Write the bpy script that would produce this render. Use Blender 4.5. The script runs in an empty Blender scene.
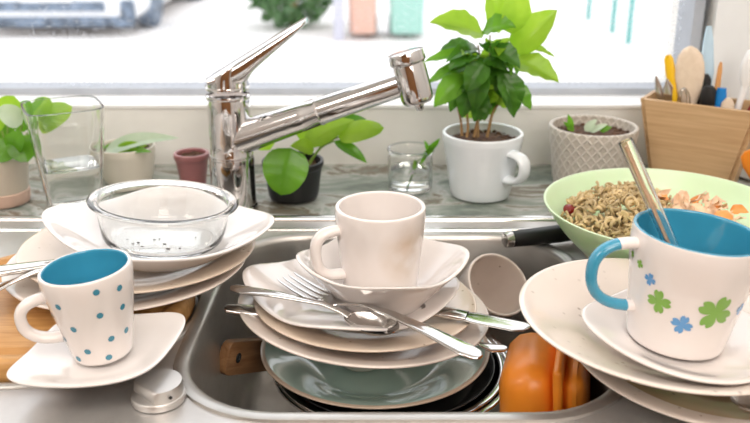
import bpy, bmesh, math, random
from mathutils import Vector, Matrix, Euler
from mathutils.geometry import delaunay_2d_cdt
random.seed(7)
PI = math.pi
scn = bpy.context.scene
COL = scn.collection

# ------------------------------------------------------------------ camera
CAM_H, PITCH, FPX = 0.34, math.radians(20.5), 850.0
cam = bpy.data.cameras.new('camera')
cam.sensor_width = 36
cam.lens = 36 * FPX / 750
cam.clip_start = 0.02
cam.clip_end = 200
cam.dof.use_dof = True
cam.dof.focus_distance = 0.70
cam.dof.aperture_fstop = 7.0
camo = bpy.data.objects.new('camera', cam)
COL.objects.link(camo)
camo.location = (0, 0, CAM_H)
camo.rotation_euler = (PI/2 - PITCH, 0, 0)
scn.camera = camo
CP, SP = math.cos(PITCH), math.sin(PITCH)

def ray(px, py):
    u = (px-375)/FPX; v = -(py-211.5)/FPX
    return Vector((u, CP+v*SP, -SP+v*CP))
def at(px, py, z=0.0):          # the point of height z on that sight line
    d = ray(px, py); t = (z-CAM_H)/d.z
    return Vector((0, 0, CAM_H)) + d*t
def atY(px, py, Y):             # the point at distance Y on that sight line
    d = ray(px, py); t = Y/d.y
    return Vector((0, 0, CAM_H)) + d*t

# ------------------------------------------------------------------ materials
def mat(name):
    m = bpy.data.materials.new(name); m.use_nodes = True
    nt = m.node_tree; b = nt.nodes['Principled BSDF']
    return m, nt, b
def nd(nt, t, **kw):
    n = nt.nodes.new(t)
    for k, v in kw.items(): setattr(n, k, v)
    return n
def ramp(nt, src, stops):
    r = nd(nt, 'ShaderNodeValToRGB')
    el = r.color_ramp.elements
    while len(el) > 1: el.remove(el[-1])
    for i, (p, c) in enumerate(stops):
        e = el[0] if i == 0 else el.new(p)
        e.position = p; e.color = (*c, 1) if len(c) == 3 else c
    nt.links.new(src, r.inputs[0])
    return r
def noise(nt, scale, detail=3, coord='Object', rough=.5, stretch=None):
    tc = nd(nt, 'ShaderNodeTexCoord'); n = nd(nt, 'ShaderNodeTexNoise')
    n.inputs['Scale'].default_value = scale; n.inputs['Detail'].default_value = detail; n.inputs['Roughness'].default_value = rough
    if stretch:
        mp = nd(nt, 'ShaderNodeMapping'); mp.inputs['Scale'].default_value = stretch
        nt.links.new(tc.outputs[coord], mp.inputs[0]); nt.links.new(mp.outputs[0], n.inputs['Vector'])
    else: nt.links.new(tc.outputs[coord], n.inputs['Vector'])
    return n
def bump(nt, b, src, strength=.2, dist=.001):
    bp = nd(nt, 'ShaderNodeBump'); bp.inputs['Strength'].default_value = strength; bp.inputs['Distance'].default_value = dist
    nt.links.new(src, bp.inputs['Height']); nt.links.new(bp.outputs[0], b.inputs['Normal'])
def simple(name, c, rough=.4, metal=0, coat=0, var=.06, scale=30, spec=.5, sub=0):
    m, nt, b = mat(name)
    n = noise(nt, scale)
    lo = tuple(max(0, x*(1-var)) for x in c); hi = tuple(min(1, x*(1+var)) for x in c)
    r = ramp(nt, n.outputs['Fac'], [(.3, lo), (.7, hi)])
    nt.links.new(r.outputs[0], b.inputs['Base Color'])
    b.inputs['Roughness'].default_value = rough; b.inputs['Metallic'].default_value = metal
    b.inputs['Coat Weight'].default_value = coat; b.inputs['Coat Roughness'].default_value = .05
    b.inputs['Specular IOR Level'].default_value = spec
    if sub:
        b.inputs['Subsurface Weight'].default_value = sub; b.inputs['Subsurface Radius'].default_value = (.01, .008, .006); b.inputs['Subsurface Scale'].default_value = .5
    return m
def ceramic(name, c, rough=.09, specks=0, speck_scale=260, speck_c=(.22, .13, .07), coat=.5):
    m, nt, b = mat(name)
    n = noise(nt, 22, 4)
    r = ramp(nt, n.outputs['Fac'], [(.3, tuple(x*.955 for x in c)), (.7, c)])
    out = r.outputs[0]
    if specks:
        tc = nd(nt, 'ShaderNodeTexCoord'); v = nd(nt, 'ShaderNodeTexVoronoi'); v.inputs['Scale'].default_value = speck_scale
        nt.links.new(tc.outputs['Object'], v.inputs['Vector'])
        # only some of the cells carry a speck
        sep = nd(nt, 'ShaderNodeSeparateColor'); nt.links.new(v.outputs['Color'], sep.inputs[0])
        lt = nd(nt, 'ShaderNodeMath', operation='LESS_THAN'); lt.inputs[1].default_value = specks; nt.links.new(sep.outputs[0], lt.inputs[0])
        rr = ramp(nt, v.outputs['Distance'], [(.10, (1, 1, 1)), (.26, (0, 0, 0))])
        mu = nd(nt, 'ShaderNodeMath', operation='MULTIPLY'); nt.links.new(lt.outputs[0], mu.inputs[0]); nt.links.new(rr.outputs[0], mu.inputs[1])
        m2 = nd(nt, 'ShaderNodeMath', operation='MULTIPLY'); nt.links.new(mu.outputs[0], m2.inputs[0]); nt.links.new(sep.outputs[1], m2.inputs[1])
        mx = nd(nt, 'ShaderNodeMix', data_type='RGBA'); nt.links.new(m2.outputs[0], mx.inputs['Factor'])
        nt.links.new(out, mx.inputs['A']); mx.inputs['B'].default_value = (*speck_c, 1); out = mx.outputs['Result']
    nt.links.new(out, b.inputs['Base Color'])
    b.inputs['Roughness'].default_value = rough; b.inputs['Coat Weight'].default_value = coat; b.inputs['Coat Roughness'].default_value = .04
    return m
def steel(name, c=(.62, .61, .6), rough=.28, scale=(6, 200, 6), amt=.15, dirt=0, met=1):
    m, nt, b = mat(name)
    n = noise(nt, 8, 5, stretch=scale)
    r = ramp(nt, n.outputs['Fac'], [(.3, (rough*(1-amt*2),)*3), (.7, (rough*(1+amt*2),)*3)])
    nt.links.new(r.outputs[0], b.inputs['Roughness'])
    n2 = noise(nt, 14, 6, rough=.7)
    r2 = ramp(nt, n2.outputs['Fac'], [(.3, tuple(x*(.96-dirt) for x in c)), (.65, c)])
    nt.links.new(r2.outputs[0], b.inputs['Base Color'])
    b.inputs['Metallic'].default_value = met
    return m
def wood(name, a, c, scale=(3, 40, 40), rough=.45, ns=4):
    m, nt, b = mat(name)
    n = noise(nt, ns, 6, stretch=scale, rough=.6)
    n.inputs['Distortion'].default_value = .6
    r = ramp(nt, n.outputs['Fac'], [(.28, a), (.52, tuple((x+y)/2 for x, y in zip(a, c))), (.72, c)])
    nt.links.new(r.outputs[0], b.inputs['Base Color']); b.inputs['Roughness'].default_value = rough
    bump(nt, b, n.outputs['Fac'], .1, .0005)
    return m
def glass(name, c=(1, 1, 1), rough=0.0, ior=1.45):
    m, nt, b = mat(name)
    n = noise(nt, 30, 2)
    r = ramp(nt, n.outputs['Fac'], [(.3, tuple(x*.985 for x in c)), (.7, c)])
    nt.links.new(r.outputs[0], b.inputs['Base Color'])
    b.inputs['Transmission Weight'].default_value = 1; b.inputs['Roughness'].default_value = rough; b.inputs['IOR'].default_value = ior
    return m
def leaf_mat(name, a, c, trans=.35, scale=25):
    m, nt, b = mat(name)
    n = noise(nt, scale, 3)
    r = ramp(nt, n.outputs['Fac'], [(.3, a), (.7, c)])
    tr = nd(nt, 'ShaderNodeBsdfTranslucent'); mx = nd(nt, 'ShaderNodeMixShader'); mx.inputs[0].default_value = trans
    nt.links.new(r.outputs[0], b.inputs['Base Color']); b.inputs['Roughness'].default_value = .27
    hs = nd(nt, 'ShaderNodeHueSaturation'); hs.inputs['Value'].default_value = 1.5; nt.links.new(r.outputs[0], hs.inputs['Color'])
    nt.links.new(hs.outputs[0], tr.inputs['Color'])
    nt.links.new(b.outputs[0], mx.inputs[1]); nt.links.new(tr.outputs[0], mx.inputs[2])
    nt.links.new(mx.outputs[0], nt.nodes['Material Output'].inputs['Surface'])
    return m

M = {}
M['white'] = ceramic('white glaze', (.82, .765, .735))
M['white2'] = ceramic('white glaze cool', (.82, .785, .765))
M['cool'] = ceramic('cool white glaze', (.80, .85, .88))
M['cream'] = ceramic('cream glaze', (.77, .68, .615), .16, .10, 190)
M['cream_dirty'] = ceramic('cream glaze soiled', (.70, .58, .47), .2, .12, 170)
M['speck'] = ceramic('speckled cream glaze', (.79, .70, .63), .13, .32, 130, (.28, .21, .16))
M['tan_speck'] = ceramic('tan speckled glaze', (.50, .37, .24), .2, .28, 150, (.12, .07, .04))
M['teal'] = ceramic('pale teal glaze', (.40, .55, .49), .07, 0)
M['rim_brown'] = ceramic('bare brown rim', (.50, .38, .29), .3, 0)
def stained():
    m = M['white'].copy(); m.name = 'tea stained white glaze'; nt = m.node_tree; b = nt.nodes['Principled BSDF']
    src = b.inputs['Base Color'].links[0].from_socket
    n = noise(nt, 34, 3); tc = nd(nt, 'ShaderNodeTexCoord'); mp = nd(nt, 'ShaderNodeMapping'); mp.inputs['Location'].default_value = (-.022, .026, -.055); mp.inputs['Scale'].default_value = (34, 34, 30)
    mp.vector_type = 'POINT'; nt.links.new(tc.outputs['Object'], mp.inputs[0])
    mp.inputs['Location'].default_value = (-.024*34, .026*34, -.052*30)
    g = nd(nt, 'ShaderNodeTexGradient', gradient_type='SPHERICAL'); nt.links.new(mp.outputs[0], g.inputs[0])
    r = ramp(nt, n.outputs['Fac'], [(.35, (.15, .15, .15)), (.7, (1, 1, 1))]); mu = nd(nt, 'ShaderNodeMath', operation='MULTIPLY'); nt.links.new(r.outputs[0], mu.inputs[0]); nt.links.new(g.outputs['Fac'], mu.inputs[1])
    mx = nd(nt, 'ShaderNodeMix', data_type='RGBA'); nt.links.new(mu.outputs[0], mx.inputs['Factor']); nt.links.new(src, mx.inputs['A']); mx.inputs['B'].default_value = (.56, .40, .24, 1)
    nt.links.new(mx.outputs['Result'], b.inputs['Base Color']); return m
M['stained'] = stained()
M['blue'] = ceramic('turquoise blue glaze', (.045, .30, .46), .12)
M['blue_dot'] = ceramic('blue dot print', (.05, .25, .36), .15)
M['blue_print'] = ceramic('blue clover print', (.10, .31, .62), .2)
M['green_print'] = ceramic('green clover print', (.20, .42, .06), .2)
M['chrome'] = steel('chrome', (.70, .685, .68), .06, (2, 2, 2), .1)
M['steel'] = steel('brushed stainless', (.62, .60, .58), .42, (12, 3, 12), .06, .10, .72)
M['steel_bowl'] = steel('sink bowl stainless', (.56, .54, .51), .36, (4, 4, 12), .06, .12, .85)
M['steel_pol'] = steel('polished steel', (.66, .64, .62), .13, (3, 30, 3), .15)
M['knob'] = steel('satin knob', (.68, .66, .64), .38, (5, 5, 5), .1, 0, .8)
M['black'] = simple('black plastic', (.008, .008, .009), .45)
M['nonstick'] = simple('black nonstick', (.02, .02, .02), .25)
M['orange'] = simple('orange plastic', (.88, .28, .025), .33, var=.05, sub=.15)
M['wood_board'] = wood('beech board', (.46, .22, .06), (.68, .39, .15), (3, 30, 30))
M['wood_dark'] = wood('worn brown wood', (.18, .08, .03), (.38, .20, .09), (6, 40, 40))
M['bamboo'] = wood('bamboo', (.50, .31, .155), (.66, .45, .25), (2, 10, 45), ns=5)
M['wood_spoon'] = wood('pale spoon wood', (.72, .58, .44), (.82, .69, .55), (30, 30, 3))
M['pencil'] = wood('orange handle wood', (.58, .27, .09), (.70, .36, .13), (30, 30, 3))
M['yellow'] = simple('yellow plastic', (.85, .52, .01), .35)
M['bluep'] = simple('bright blue plastic', (.01, .22, .62), .35)
M['lightblue'] = simple('pale blue plastic', (.50, .68, .82), .3)
M['whitep'] = simple('white plastic', (.86, .86, .86), .35)
M['darkred'] = simple('dark red plastic', (.22, .02, .02), .35)
M['glass'] = glass('clear glass', (.985, .995, .99))
M['water'] = glass('water', (.985, 1, .99), 0, 1.33)
M['soil'] = simple('soil', (.09, .045, .025), .95, var=.6, scale=180)
M['terracotta'] = simple('terracotta', (.60, .42, .33), .7)
M['beige_pot'] = ceramic('beige pot glaze', (.60, .53, .43), .35, .15, 120, (.36, .27, .18), .1)
M['beige_pot2'] = ceramic('cream pot glaze', (.70, .65, .55), .35, .2, 140, (.5, .4, .28), .1)
M['maroon'] = simple('maroon glaze', (.33, .13, .13), .35, coat=.2)
M['leaf_bright'] = leaf_mat('bright leaf', (.22, .42, .02), (.36, .56, .05), .5)
M['leaf_mid'] = leaf_mat('mid leaf', (.08, .24, .012), (.17, .40, .03), .4)
M['leaf_dark'] = leaf_mat('dark leaf', (.035, .12, .012), (.09, .26, .025), .4)
M['leaf_pale'] = leaf_mat('pale leaf', (.42, .54, .38), (.60, .70, .54), .25)
M['stem'] = simple('brown stem', (.40, .24, .10), .7)
M['stem_green'] = simple('green stem', (.22, .36, .06), .6)
M['pasta'] = simple('pasta', (.52, .39, .20), .4, var=.35, scale=60, sub=.1)
M['carrot'] = simple('carrot', (.88, .36, .10), .4, var=.15, scale=60, sub=.1)
M['shaving'] = simple('pale shavings', (.86, .60, .40), .45, var=.15, scale=50, sub=.1)
M['tomato'] = simple('tomato', (.20, .015, .01), .25)
M['crumb'] = simple('crumb', (.05, .035, .03), .8)
M['residue'] = simple('tomato residue', (.55, .17, .07), .4)
M['gasket'] = simple('grey gasket', (.42, .45, .50), .6)
M['frame'] = simple('white window frame', (.86, .86, .86), .4, var=.02)
M['paint'] = simple('white paint', (.78, .77, .75), .8, var=.02)
M['ceil'] = simple('ceiling paint', (.85, .83, .80), .9, var=.02)
M['floor'] = wood('floor boards', (.25, .13, .06), (.38, .22, .11), (2, 20, 2))
M['cabinet'] = wood('cabinet wood', (.34, .15, .055), (.50, .25, .10), (20, 20, 3))
M['splash'] = simple('cream grey paint', (.78, .77, .74), .6, var=.03)

def mint_mat():
    m, nt, b = mat('mint plastic')
    n = noise(nt, 12, 2)
    r = ramp(nt, n.outputs['Fac'], [(.3, (.60, .80, .50)), (.7, (.64, .83, .54))])
    nt.links.new(r.outputs[0], b.inputs['Base Color']); b.inputs['Roughness'].default_value = .3
    b.inputs['Subsurface Weight'].default_value = .3; b.inputs['Subsurface Radius'].default_value = (.02, .03, .02); b.inputs['Subsurface Scale'].default_value = .4
    return m
M['mint'] = mint_mat()
def marble_mat():
    m, nt, b = mat('grey green marble laminate')
    n = noise(nt, 9, 8, rough=.65, stretch=(1, 1.6, 1)); n.inputs['Distortion'].default_value = 1.2
    r = ramp(nt, n.outputs['Fac'], [(.26, (.07, .09, .075)), (.40, (.16, .195, .165)), (.50, (.30, .33, .29)), (.55, (.44, .45, .42)), (.60, (.17, .14, .10)), (.72, (.22, .26, .23))])
    nt.links.new(r.outputs[0], b.inputs['Base Color']); b.inputs['Roughness'].default_value = .2
    return m
M['marble'] = marble_mat()
def lattice_mat():
    m, nt, b = mat('diamond relief glaze')
    tc = nd(nt, 'ShaderNodeTexCoord'); sp = nd(nt, 'ShaderNodeSeparateXYZ'); nt.links.new(tc.outputs['Object'], sp.inputs[0])
    a = nd(nt, 'ShaderNodeMath', operation='ARCTAN2'); nt.links.new(sp.outputs[1], a.inputs[0]); nt.links.new(sp.outputs[0], a.inputs[1])
    u = nd(nt, 'ShaderNodeMath', operation='MULTIPLY'); u.inputs[1].default_value = 26/(2*PI); nt.links.new(a.outputs[0], u.inputs[0])
    v = nd(nt, 'ShaderNodeMath', operation='MULTIPLY'); v.inputs[1].default_value = 68; nt.links.new(sp.outputs[2], v.inputs[0])
    res = []
    for op in ('ADD', 'SUBTRACT'):
        s = nd(nt, 'ShaderNodeMath', operation=op); nt.links.new(u.outputs[0], s.inputs[0]); nt.links.new(v.outputs[0], s.inputs[1])
        f = nd(nt, 'ShaderNodeMath', operation='PINGPONG'); f.inputs[1].default_value = .5; nt.links.new(s.outputs[0], f.inputs[0])
        res.append(f)
    mn = nd(nt, 'ShaderNodeMath', operation='MINIMUM'); nt.links.new(res[0].outputs[0], mn.inputs[0]); nt.links.new(res[1].outputs[0], mn.inputs[1])
    r = ramp(nt, mn.outputs[0], [(0.0, (.66, .61, .55)), (.09, (.62, .57, .51)), (.16, (.50, .45, .39)), (.5, (.54, .49, .43))])
    nt.links.new(r.outputs[0], b.inputs['Base Color']); b.inputs['Roughness'].default_value = .3
    r2 = ramp(nt, mn.outputs[0], [(.05, (1, 1, 1)), (.2, (0, 0, 0))])
    bump(nt, b, r2.outputs[0], .5, .002)
    return m
M['lattice'] = lattice_mat()
def pane_mat():
    m, nt, b = mat('rain spotted window glass')
    for x in list(nt.nodes):
        if x.type == 'BSDF_PRINCIPLED': nt.nodes.remove(x)
    tr = nd(nt, 'ShaderNodeBsdfTransparent'); gl = nd(nt, 'ShaderNodeBsdfGlossy'); gl.inputs['Roughness'].default_value = .02
    lw = nd(nt, 'ShaderNodeLayerWeight'); lw.inputs[0].default_value = .25
    mu = nd(nt, 'ShaderNodeMath', operation='MULTIPLY'); mu.inputs[1].default_value = .35; nt.links.new(lw.outputs['Fresnel'], mu.inputs[0])
    mx = nd(nt, 'ShaderNodeMixShader'); nt.links.new(mu.outputs[0], mx.inputs[0]); nt.links.new(tr.outputs[0], mx.inputs[1]); nt.links.new(gl.outputs[0], mx.inputs[2])
    # dried drops and dust scatter the daylight
    n = noise(nt, 260, 2, rough=.6); n2 = noise(nt, 3, 3)
    r = ramp(nt, n.outputs['Fac'], [(.53, (0, 0, 0)), (.62, (.45, .45, .45))])
    r2 = ramp(nt, n2.outputs['Fac'], [(.40, (.06, .06, .06)), (.66, (1, 1, 1))])
    m3 = nd(nt, 'ShaderNodeMath', operation='MULTIPLY'); nt.links.new(r.outputs[0], m3.inputs[0]); nt.links.new(r2.outputs[0], m3.inputs[1])
    tl = nd(nt, 'ShaderNodeBsdfTranslucent'); tl.inputs['Color'].default_value = (.95, .96, 1, 1)
    m4 = nd(nt, 'ShaderNodeMixShader'); nt.links.new(m3.outputs[0], m4.inputs[0]); nt.links.new(mx.outputs[0], m4.inputs[1]); nt.links.new(tl.outputs[0], m4.inputs[2])
    nt.links.new(m4.outputs[0], nt.nodes['Material Output'].inputs['Surface'])
    return m
M['pane'] = pane_mat()
M['street'] = simple('pale paving', (.80, .76, .73), .9, var=.04, scale=2)
M['car_paint'] = simple('white car paint', (.85, .86, .88), .25, coat=.5, var=.01)
M['car_dark'] = simple('dark blue grey trim', (.13, .17, .23), .5, var=.6, scale=9)
M['car_glass'] = simple('dark car glass', (.03, .05, .07), .1)
M['lamp_glass'] = simple('lamp lens', (.6, .66, .72), .1)
M['bin_orange'] = simple('salmon bin plastic', (.62, .38, .30), .5)
M['bin_teal'] = simple('teal bin plastic', (.30, .52, .45), .5)
M['post_teal'] = simple('teal post paint', (.12, .36, .34), .5)
M['post_white'] = simple('pale post paint', (.50, .50, .58), .5)
M['bush'] = leaf_mat('bush leaf', (.05, .14, .04), (.14, .26, .10), .3, 8)

# ------------------------------------------------------------------ mesh helpers
def obj(name, bm, mats, parent=None, smooth=True, sharp=40):
    me = bpy.data.meshes.new(name)
    bmesh.ops.recalc_face_normals(bm, faces=bm.faces[:]) if not getattr(bm, 'keep', False) else None
    bm.to_mesh(me); bm.free()
    for m in (mats if isinstance(mats, (list, tuple)) else [mats]): me.materials.append(m)
    if smooth:
        me.polygons.foreach_set('use_smooth', [True]*len(me.polygons))
        if sharp: me.set_sharp_from_angle(angle=math.radians(sharp))
    o = bpy.data.objects.new(name, me); COL.objects.link(o)
    if parent: o.parent = parent
    return o
def tag(o, label, cat, group=None, kind=None, loc=None, rot=None):
    if label: o['label'] = label
    if cat: o['category'] = cat
    if group: o['group'] = group
    if kind: o['kind'] = kind
    if loc is not None: o.location = loc
    if rot is not None: o.rotation_euler = rot
    return o
def thing(name, label, cat, loc=(0, 0, 0), rot=(0, 0, 0), group=None):
    o = bpy.data.objects.new(name, None); COL.objects.link(o); o.empty_display_size = .02
    return tag(o, label, cat, group, None, loc, rot)
def struct(name, bm, m, **kw):
    o = obj(name, bm, m, **kw); o['kind'] = 'structure'; return o
def align(o, A, B, up=Vector((0, 0, 1))):    # local +X runs from A towards B
    A = Vector(A); x = (Vector(B)-A).normalized(); y = up.cross(x).normalized(); z = x.cross(y)
    R = Matrix((x, y, z)).transposed().to_4x4(); o.matrix_world = Matrix.Translation(A) @ R
    return o

def chaikin(p, n=2):
    p = [tuple(q) for q in p]
    for _ in range(n):
        r = [p[0]]
        for a, b in zip(p, p[1:]):
            r.append(tuple(.75*x+.25*y for x, y in zip(a, b))); r.append(tuple(.25*x+.75*y for x, y in zip(a, b)))
        r.append(p[-1]); p = r
    return p
def lathe(prof, seg=72, plan=None, zmod=None, bm=None, mi=None, rmax=None, cx=0, cy=0):
    """revolve (r, z); plan(theta) squares the outline towards the rim; mi(i) is the material of band i"""
    bm = bm or bmesh.new()
    R = rmax or max(p[0] for p in prof)
    rings = []
    for (r, z) in prof:
        if r < 1e-6: rings.append([bm.verts.new((cx, cy, z))]); continue
        k = min(1, max(0, r/R)); k = k*k*(3-2*k)
        ring = []
        for i in range(seg):
            th = 2*PI*i/seg
            s = 1 + (plan(th)-1)*k if plan else 1
            zz = z + (zmod(th, r/R) if zmod else 0)
            ring.append(bm.verts.new((cx+r*s*math.cos(th), cy+r*s*math.sin(th), zz)))
        rings.append(ring)
    for j, (a, b) in enumerate(zip(rings, rings[1:])):
        m = mi(j) if mi else 0
        for i in range(seg):
            i2 = (i+1) % seg
            if len(a) == 1 and len(b) == 1: continue
            if len(a) == 1: f = bm.faces.new((a[0], b[i], b[i2]))
            elif len(b) == 1: f = bm.faces.new((a[i2], a[i], b[0]))
            else: f = bm.faces.new((a[i], b[i], b[i2], a[i2]))
            f.material_index = m
    return bm
def tube(pts, rad, seg=12, bm=None, cap=True, flat=1.0, up=Vector((0, 0, 1)), mi=None):
    """sweep an ellipse along pts; rad is one radius or one per point; flat scales the sideways axis"""
    bm = bm or bmesh.new(); pts = [Vector(p) for p in pts]; n = len(pts)
    rads = rad if isinstance(rad, (list, tuple)) else [rad]*n
    rings = []
    prev = None
    for i, p in enumerate(pts):
        t = (pts[min(i+1, n-1)]-pts[max(i-1, 0)]).normalized()
        if prev is None:
            s = t.cross(up)
            if s.length < 1e-4: s = t.cross(Vector((1, 0, 0)))
        else: s = prev - t*prev.dot(t)
        s.normalize(); prev = s; w = s.cross(t)
        rings.append([bm.verts.new(p + s*(rads[i]*flat*math.cos(2*PI*k/seg)) + w*(rads[i]*math.sin(2*PI*k/seg))) for k in range(seg)])
    for j, (a, b) in enumerate(zip(rings, rings[1:])):
        for k in range(seg):
            f = bm.faces.new((a[k], a[(k+1) % seg], b[(k+1) % seg], b[k]))
            if mi: f.material_index = mi(j/(n-1))
    if cap:
        for r in (rings[0], rings[-1]): bm.faces.new(r)
    return bm
def spline(pts, n=24):
    pts = [Vector(p) for p in pts]; P = [2*pts[0]-pts[1]] + pts + [2*pts[-1]-pts[-2]]; out = []
    m = len(pts)-1
    for i in range(n+1):
        t = i/n*m; k = min(int(t), m-1); f = t-k; a, b, c, d = P[k:k+4]
        out.append(.5*((2*b)+(c-a)*f+(2*a-5*b+4*c-d)*f*f+(3*b-a-3*c+d)*f**3))
    return out
def box(x0, x1, y0, y1, z0, z1, bm=None, bev=0, mi=0):
    bm = bm or bmesh.new()
    v = [bm.verts.new((x, y, z)) for z in (z0, z1) for y in (y0, y1) for x in (x0, x1)]
    fs = [bm.faces.new([v[i] for i in f]) for f in ((0, 2, 3, 1), (4, 5, 7, 6), (0, 1, 5, 4), (2, 6, 7, 3), (0, 4, 6, 2), (1, 3, 7, 5))]
    for f in fs: f.material_index = mi
    if bev:
        es = {e for f in fs for e in f.edges}
        bmesh.ops.bevel(bm, geom=list(es), offset=bev, segments=3, affect='EDGES', profile=.5)
    return bm
def prism(outline, z0, z1, bm=None, bev=0, taper=1.0, mi=0):
    bm = bm or bmesh.new()
    cx = sum(p[0] for p in outline)/len(outline); cy = sum(p[1] for p in outline)/len(outline)
    a = [bm.verts.new((x, y, z0)) for x, y in outline]; b = [bm.verts.new((cx+(x-cx)*taper, cy+(y-cy)*taper, z1)) for x, y in outline]
    fs = [bm.faces.new(a[::-1]), bm.faces.new(b)]
    n = len(a)
    for i in range(n): fs.append(bm.faces.new((a[i], a[(i+1) % n], b[(i+1) % n], b[i])))
    for f in fs: f.material_index = mi
    if bev:
        es = list({e for f in fs[:2] for e in f.edges}); bmesh.ops.bevel(bm, geom=es, offset=bev, segments=2, affect='EDGES', profile=.5)
    return bm
def loft(stations, bm=None, seg=12, power=2.6):
    """bar along +X from (x, halfwidth, halfthick, y, z) stations, rounded-box section"""
    bm = bm or bmesh.new(); rings = []
    for (x, w, t, y, z) in stations:
        ring = []
        for k in range(seg):
            a = 2*PI*k/seg; c, s = math.cos(a), math.sin(a)
            ring.append(bm.verts.new((x, y+w*math.copysign(abs(c)**(2/power), c), z+t*math.copysign(abs(s)**(2/power), s))))
        rings.append(ring)
    for a, b in zip(rings, rings[1:]):
        for k in range(seg): bm.faces.new((a[k], b[k], b[(k+1) % seg], a[(k+1) % seg]))
    bm.faces.new(rings[0]); bm.faces.new(rings[-1][::-1])
    return bm
def squircle(n, rot=0):
    def f(th):
        a = th-rot; c, s = abs(math.cos(a)), abs(math.sin(a))
        return (c**n+s**n)**(-1/n)
    return f
def rrect(x0, x1, y0, y1, r, n=10):
    pts = []
    for cx, cy, a0 in ((x1-r, y1-r, 0), (x0+r, y1-r, PI/2), (x0+r, y0+r, PI), (x1-r, y0+r, 1.5*PI)):
        for i in range(n+1):
            a = a0+PI/2*i/n; pts.append((cx+r*math.cos(a), cy+r*math.sin(a)))
    return pts
def ringloft(loops, bm=None, cap=True):
    bm = bm or bmesh.new(); rs = [[bm.verts.new(p) for p in L] for L in loops]; n = len(rs[0])
    for a, b in zip(rs, rs[1:]):
        for i in range(n): bm.faces.new((a[i], a[(i+1) % n], b[(i+1) % n], b[i]))
    if cap: bm.faces.new(rs[-1])
    return bm

def plate_prof(R, h, br, t=.004, lip=.0022, mid=.45, flat=.75):
    outer = [(0, .0012), (br-.007, .0012), (br-.004, 0), (br, 0), (br+.003, .0015), (R*flat, h*mid), (R-.001, h-lip), (R, h-lip*.4)]
    inner = [(R-.0006, h), (R-.0035, h+.0002), (R*flat-.002, h*mid+t), (br, t+.0022), (br-.012, t), (0, t)]
    return chaikin(outer+inner, 2)
def leaf_into(bm, base, tip, width, nrm, cup=.15, droop=.1, shape=.75, mi=0, n=9, m=4, wave=0, rnd=0):
    base, tip = Vector(base), Vector(tip); x = tip-base; L = x.length; x.normalize()
    nrm = Vector(nrm); z = (nrm-x*nrm.dot(x)).normalized(); y = z.cross(x)
    rows = []
    for i in range(n+1):
        t = i/n; w = width/2*((1-rnd)*math.sin(PI*t**shape)**.8+rnd*math.sqrt(max(0, 1-(2*t-1)**2)) if 0 < t < 1 else .02)
        row = []
        for j in range(-m, m+1):
            s = j/m
            p = base + x*(L*t) + y*(w*s) + z*(cup*width*(abs(s)-.0)*.5*math.sin(PI*t) + droop*L*(math.sin(PI*t)) + wave*width*math.sin(t*26-abs(s)*3)*abs(s))
            row.append(bm.verts.new(p))
        rows.append(row)
    for a, b in zip(rows, rows[1:]):
        for j in range(2*m):
            f = bm.faces.new((a[j], a[j+1], b[j+1], b[j])); f.material_index = mi

# ------------------------------------------------------------------ the room
WY = 1.095                     # inner face of the window wall
RX0, RX1, RY0, CZ, FZ = -1.5, .72, -1.6, 1.55, -.9
WX1 = .432; WTOP = 1.2; WX0 = -1.2
struct('floor', box(RX0, RX1, RY0, 1.3, FZ-.05, FZ), M['floor'], smooth=False)
struct('ceiling', box(RX0, RX1, RY0, 1.3, CZ, CZ+.05), M['ceil'], smooth=False)
struct('wall_left', box(RX0-.05, RX0, RY0, 1.3, FZ, CZ), M['paint'], smooth=False)
struct('wall_right', box(RX1, RX1+.05, RY0, 1.3, FZ, CZ), M['paint'], smooth=False)
struct('wall_back', box(RX0, RX1, RY0-.05, RY0, FZ, CZ), M['cabinet'], smooth=False)
bm = box(RX0, RX1, WY, WY+.2, FZ, .078)
box(RX0, RX1, WY, WY+.2, WTOP, CZ, bm); box(RX0, WX0, WY, WY+.2, .078, WTOP, bm); box(WX1+.01, RX1, WY, WY+.2, .078, WTOP, bm)
struct('wall_front', bm, M['splash'], smooth=False)
# splayed white reveal on the right of the window
bm = prism([(WX1, WY), (.545, .88), (.70, .88), (.70, WY)], .002, CZ-.01)
struct('trim_1', bm, M['paint'], smooth=False)
win = bpy.data.objects.new('window_1', None); COL.objects.link(win); win['kind'] = 'structure'
win.location = (0, WY+.06, .08)
bm = bmesh.new()
box(WX0, WX1, -.062, .04, -.004, .0, bm); box(WX0, WX1, .0, .04, .0, .009, bm, mi=1); box(WX1-.014, WX1, -.02, .04, .0, 1.1, bm, mi=1)
box(WX0, WX0+.02, -.02, .04, .0, 1.1, bm); box(WX0, WX1, -.02, .04, 1.08, 1.12, bm)
obj('window_frame', bm, [M['frame'], M['gasket']], win, smooth=False)
bm = bmesh.new(); v = [bm.verts.new(p) for p in ((WX0, .02, 0), (WX1, .02, 0), (WX1, .02, 1.09), (WX0, .02, 1.09))]; bm.faces.new(v)
obj('window_pane', bm, M['pane'], win, smooth=False)

# ------------------------------------------------------------------ worktop and sink
SY0, SY1, SX0, SX1 = .485, .893, -.62, .66      # sink outer edge
bm = box(-1.45, .69, SY1-.03, WY, -.04, -.0015)
box(-1.45, .69, .43, SY0+.02, -.04, -.0015, bm); box(-1.45, SX0+.02, SY0, SY1, -.04, -.0015, bm); box(SX1-.02, .69, SY0, SY1, -.04, -.0015, bm)
tag(obj('countertop', bm, M['marble'], smooth=False), 'grey green marbled worktop running behind the steel sink', 'worktop')

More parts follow.
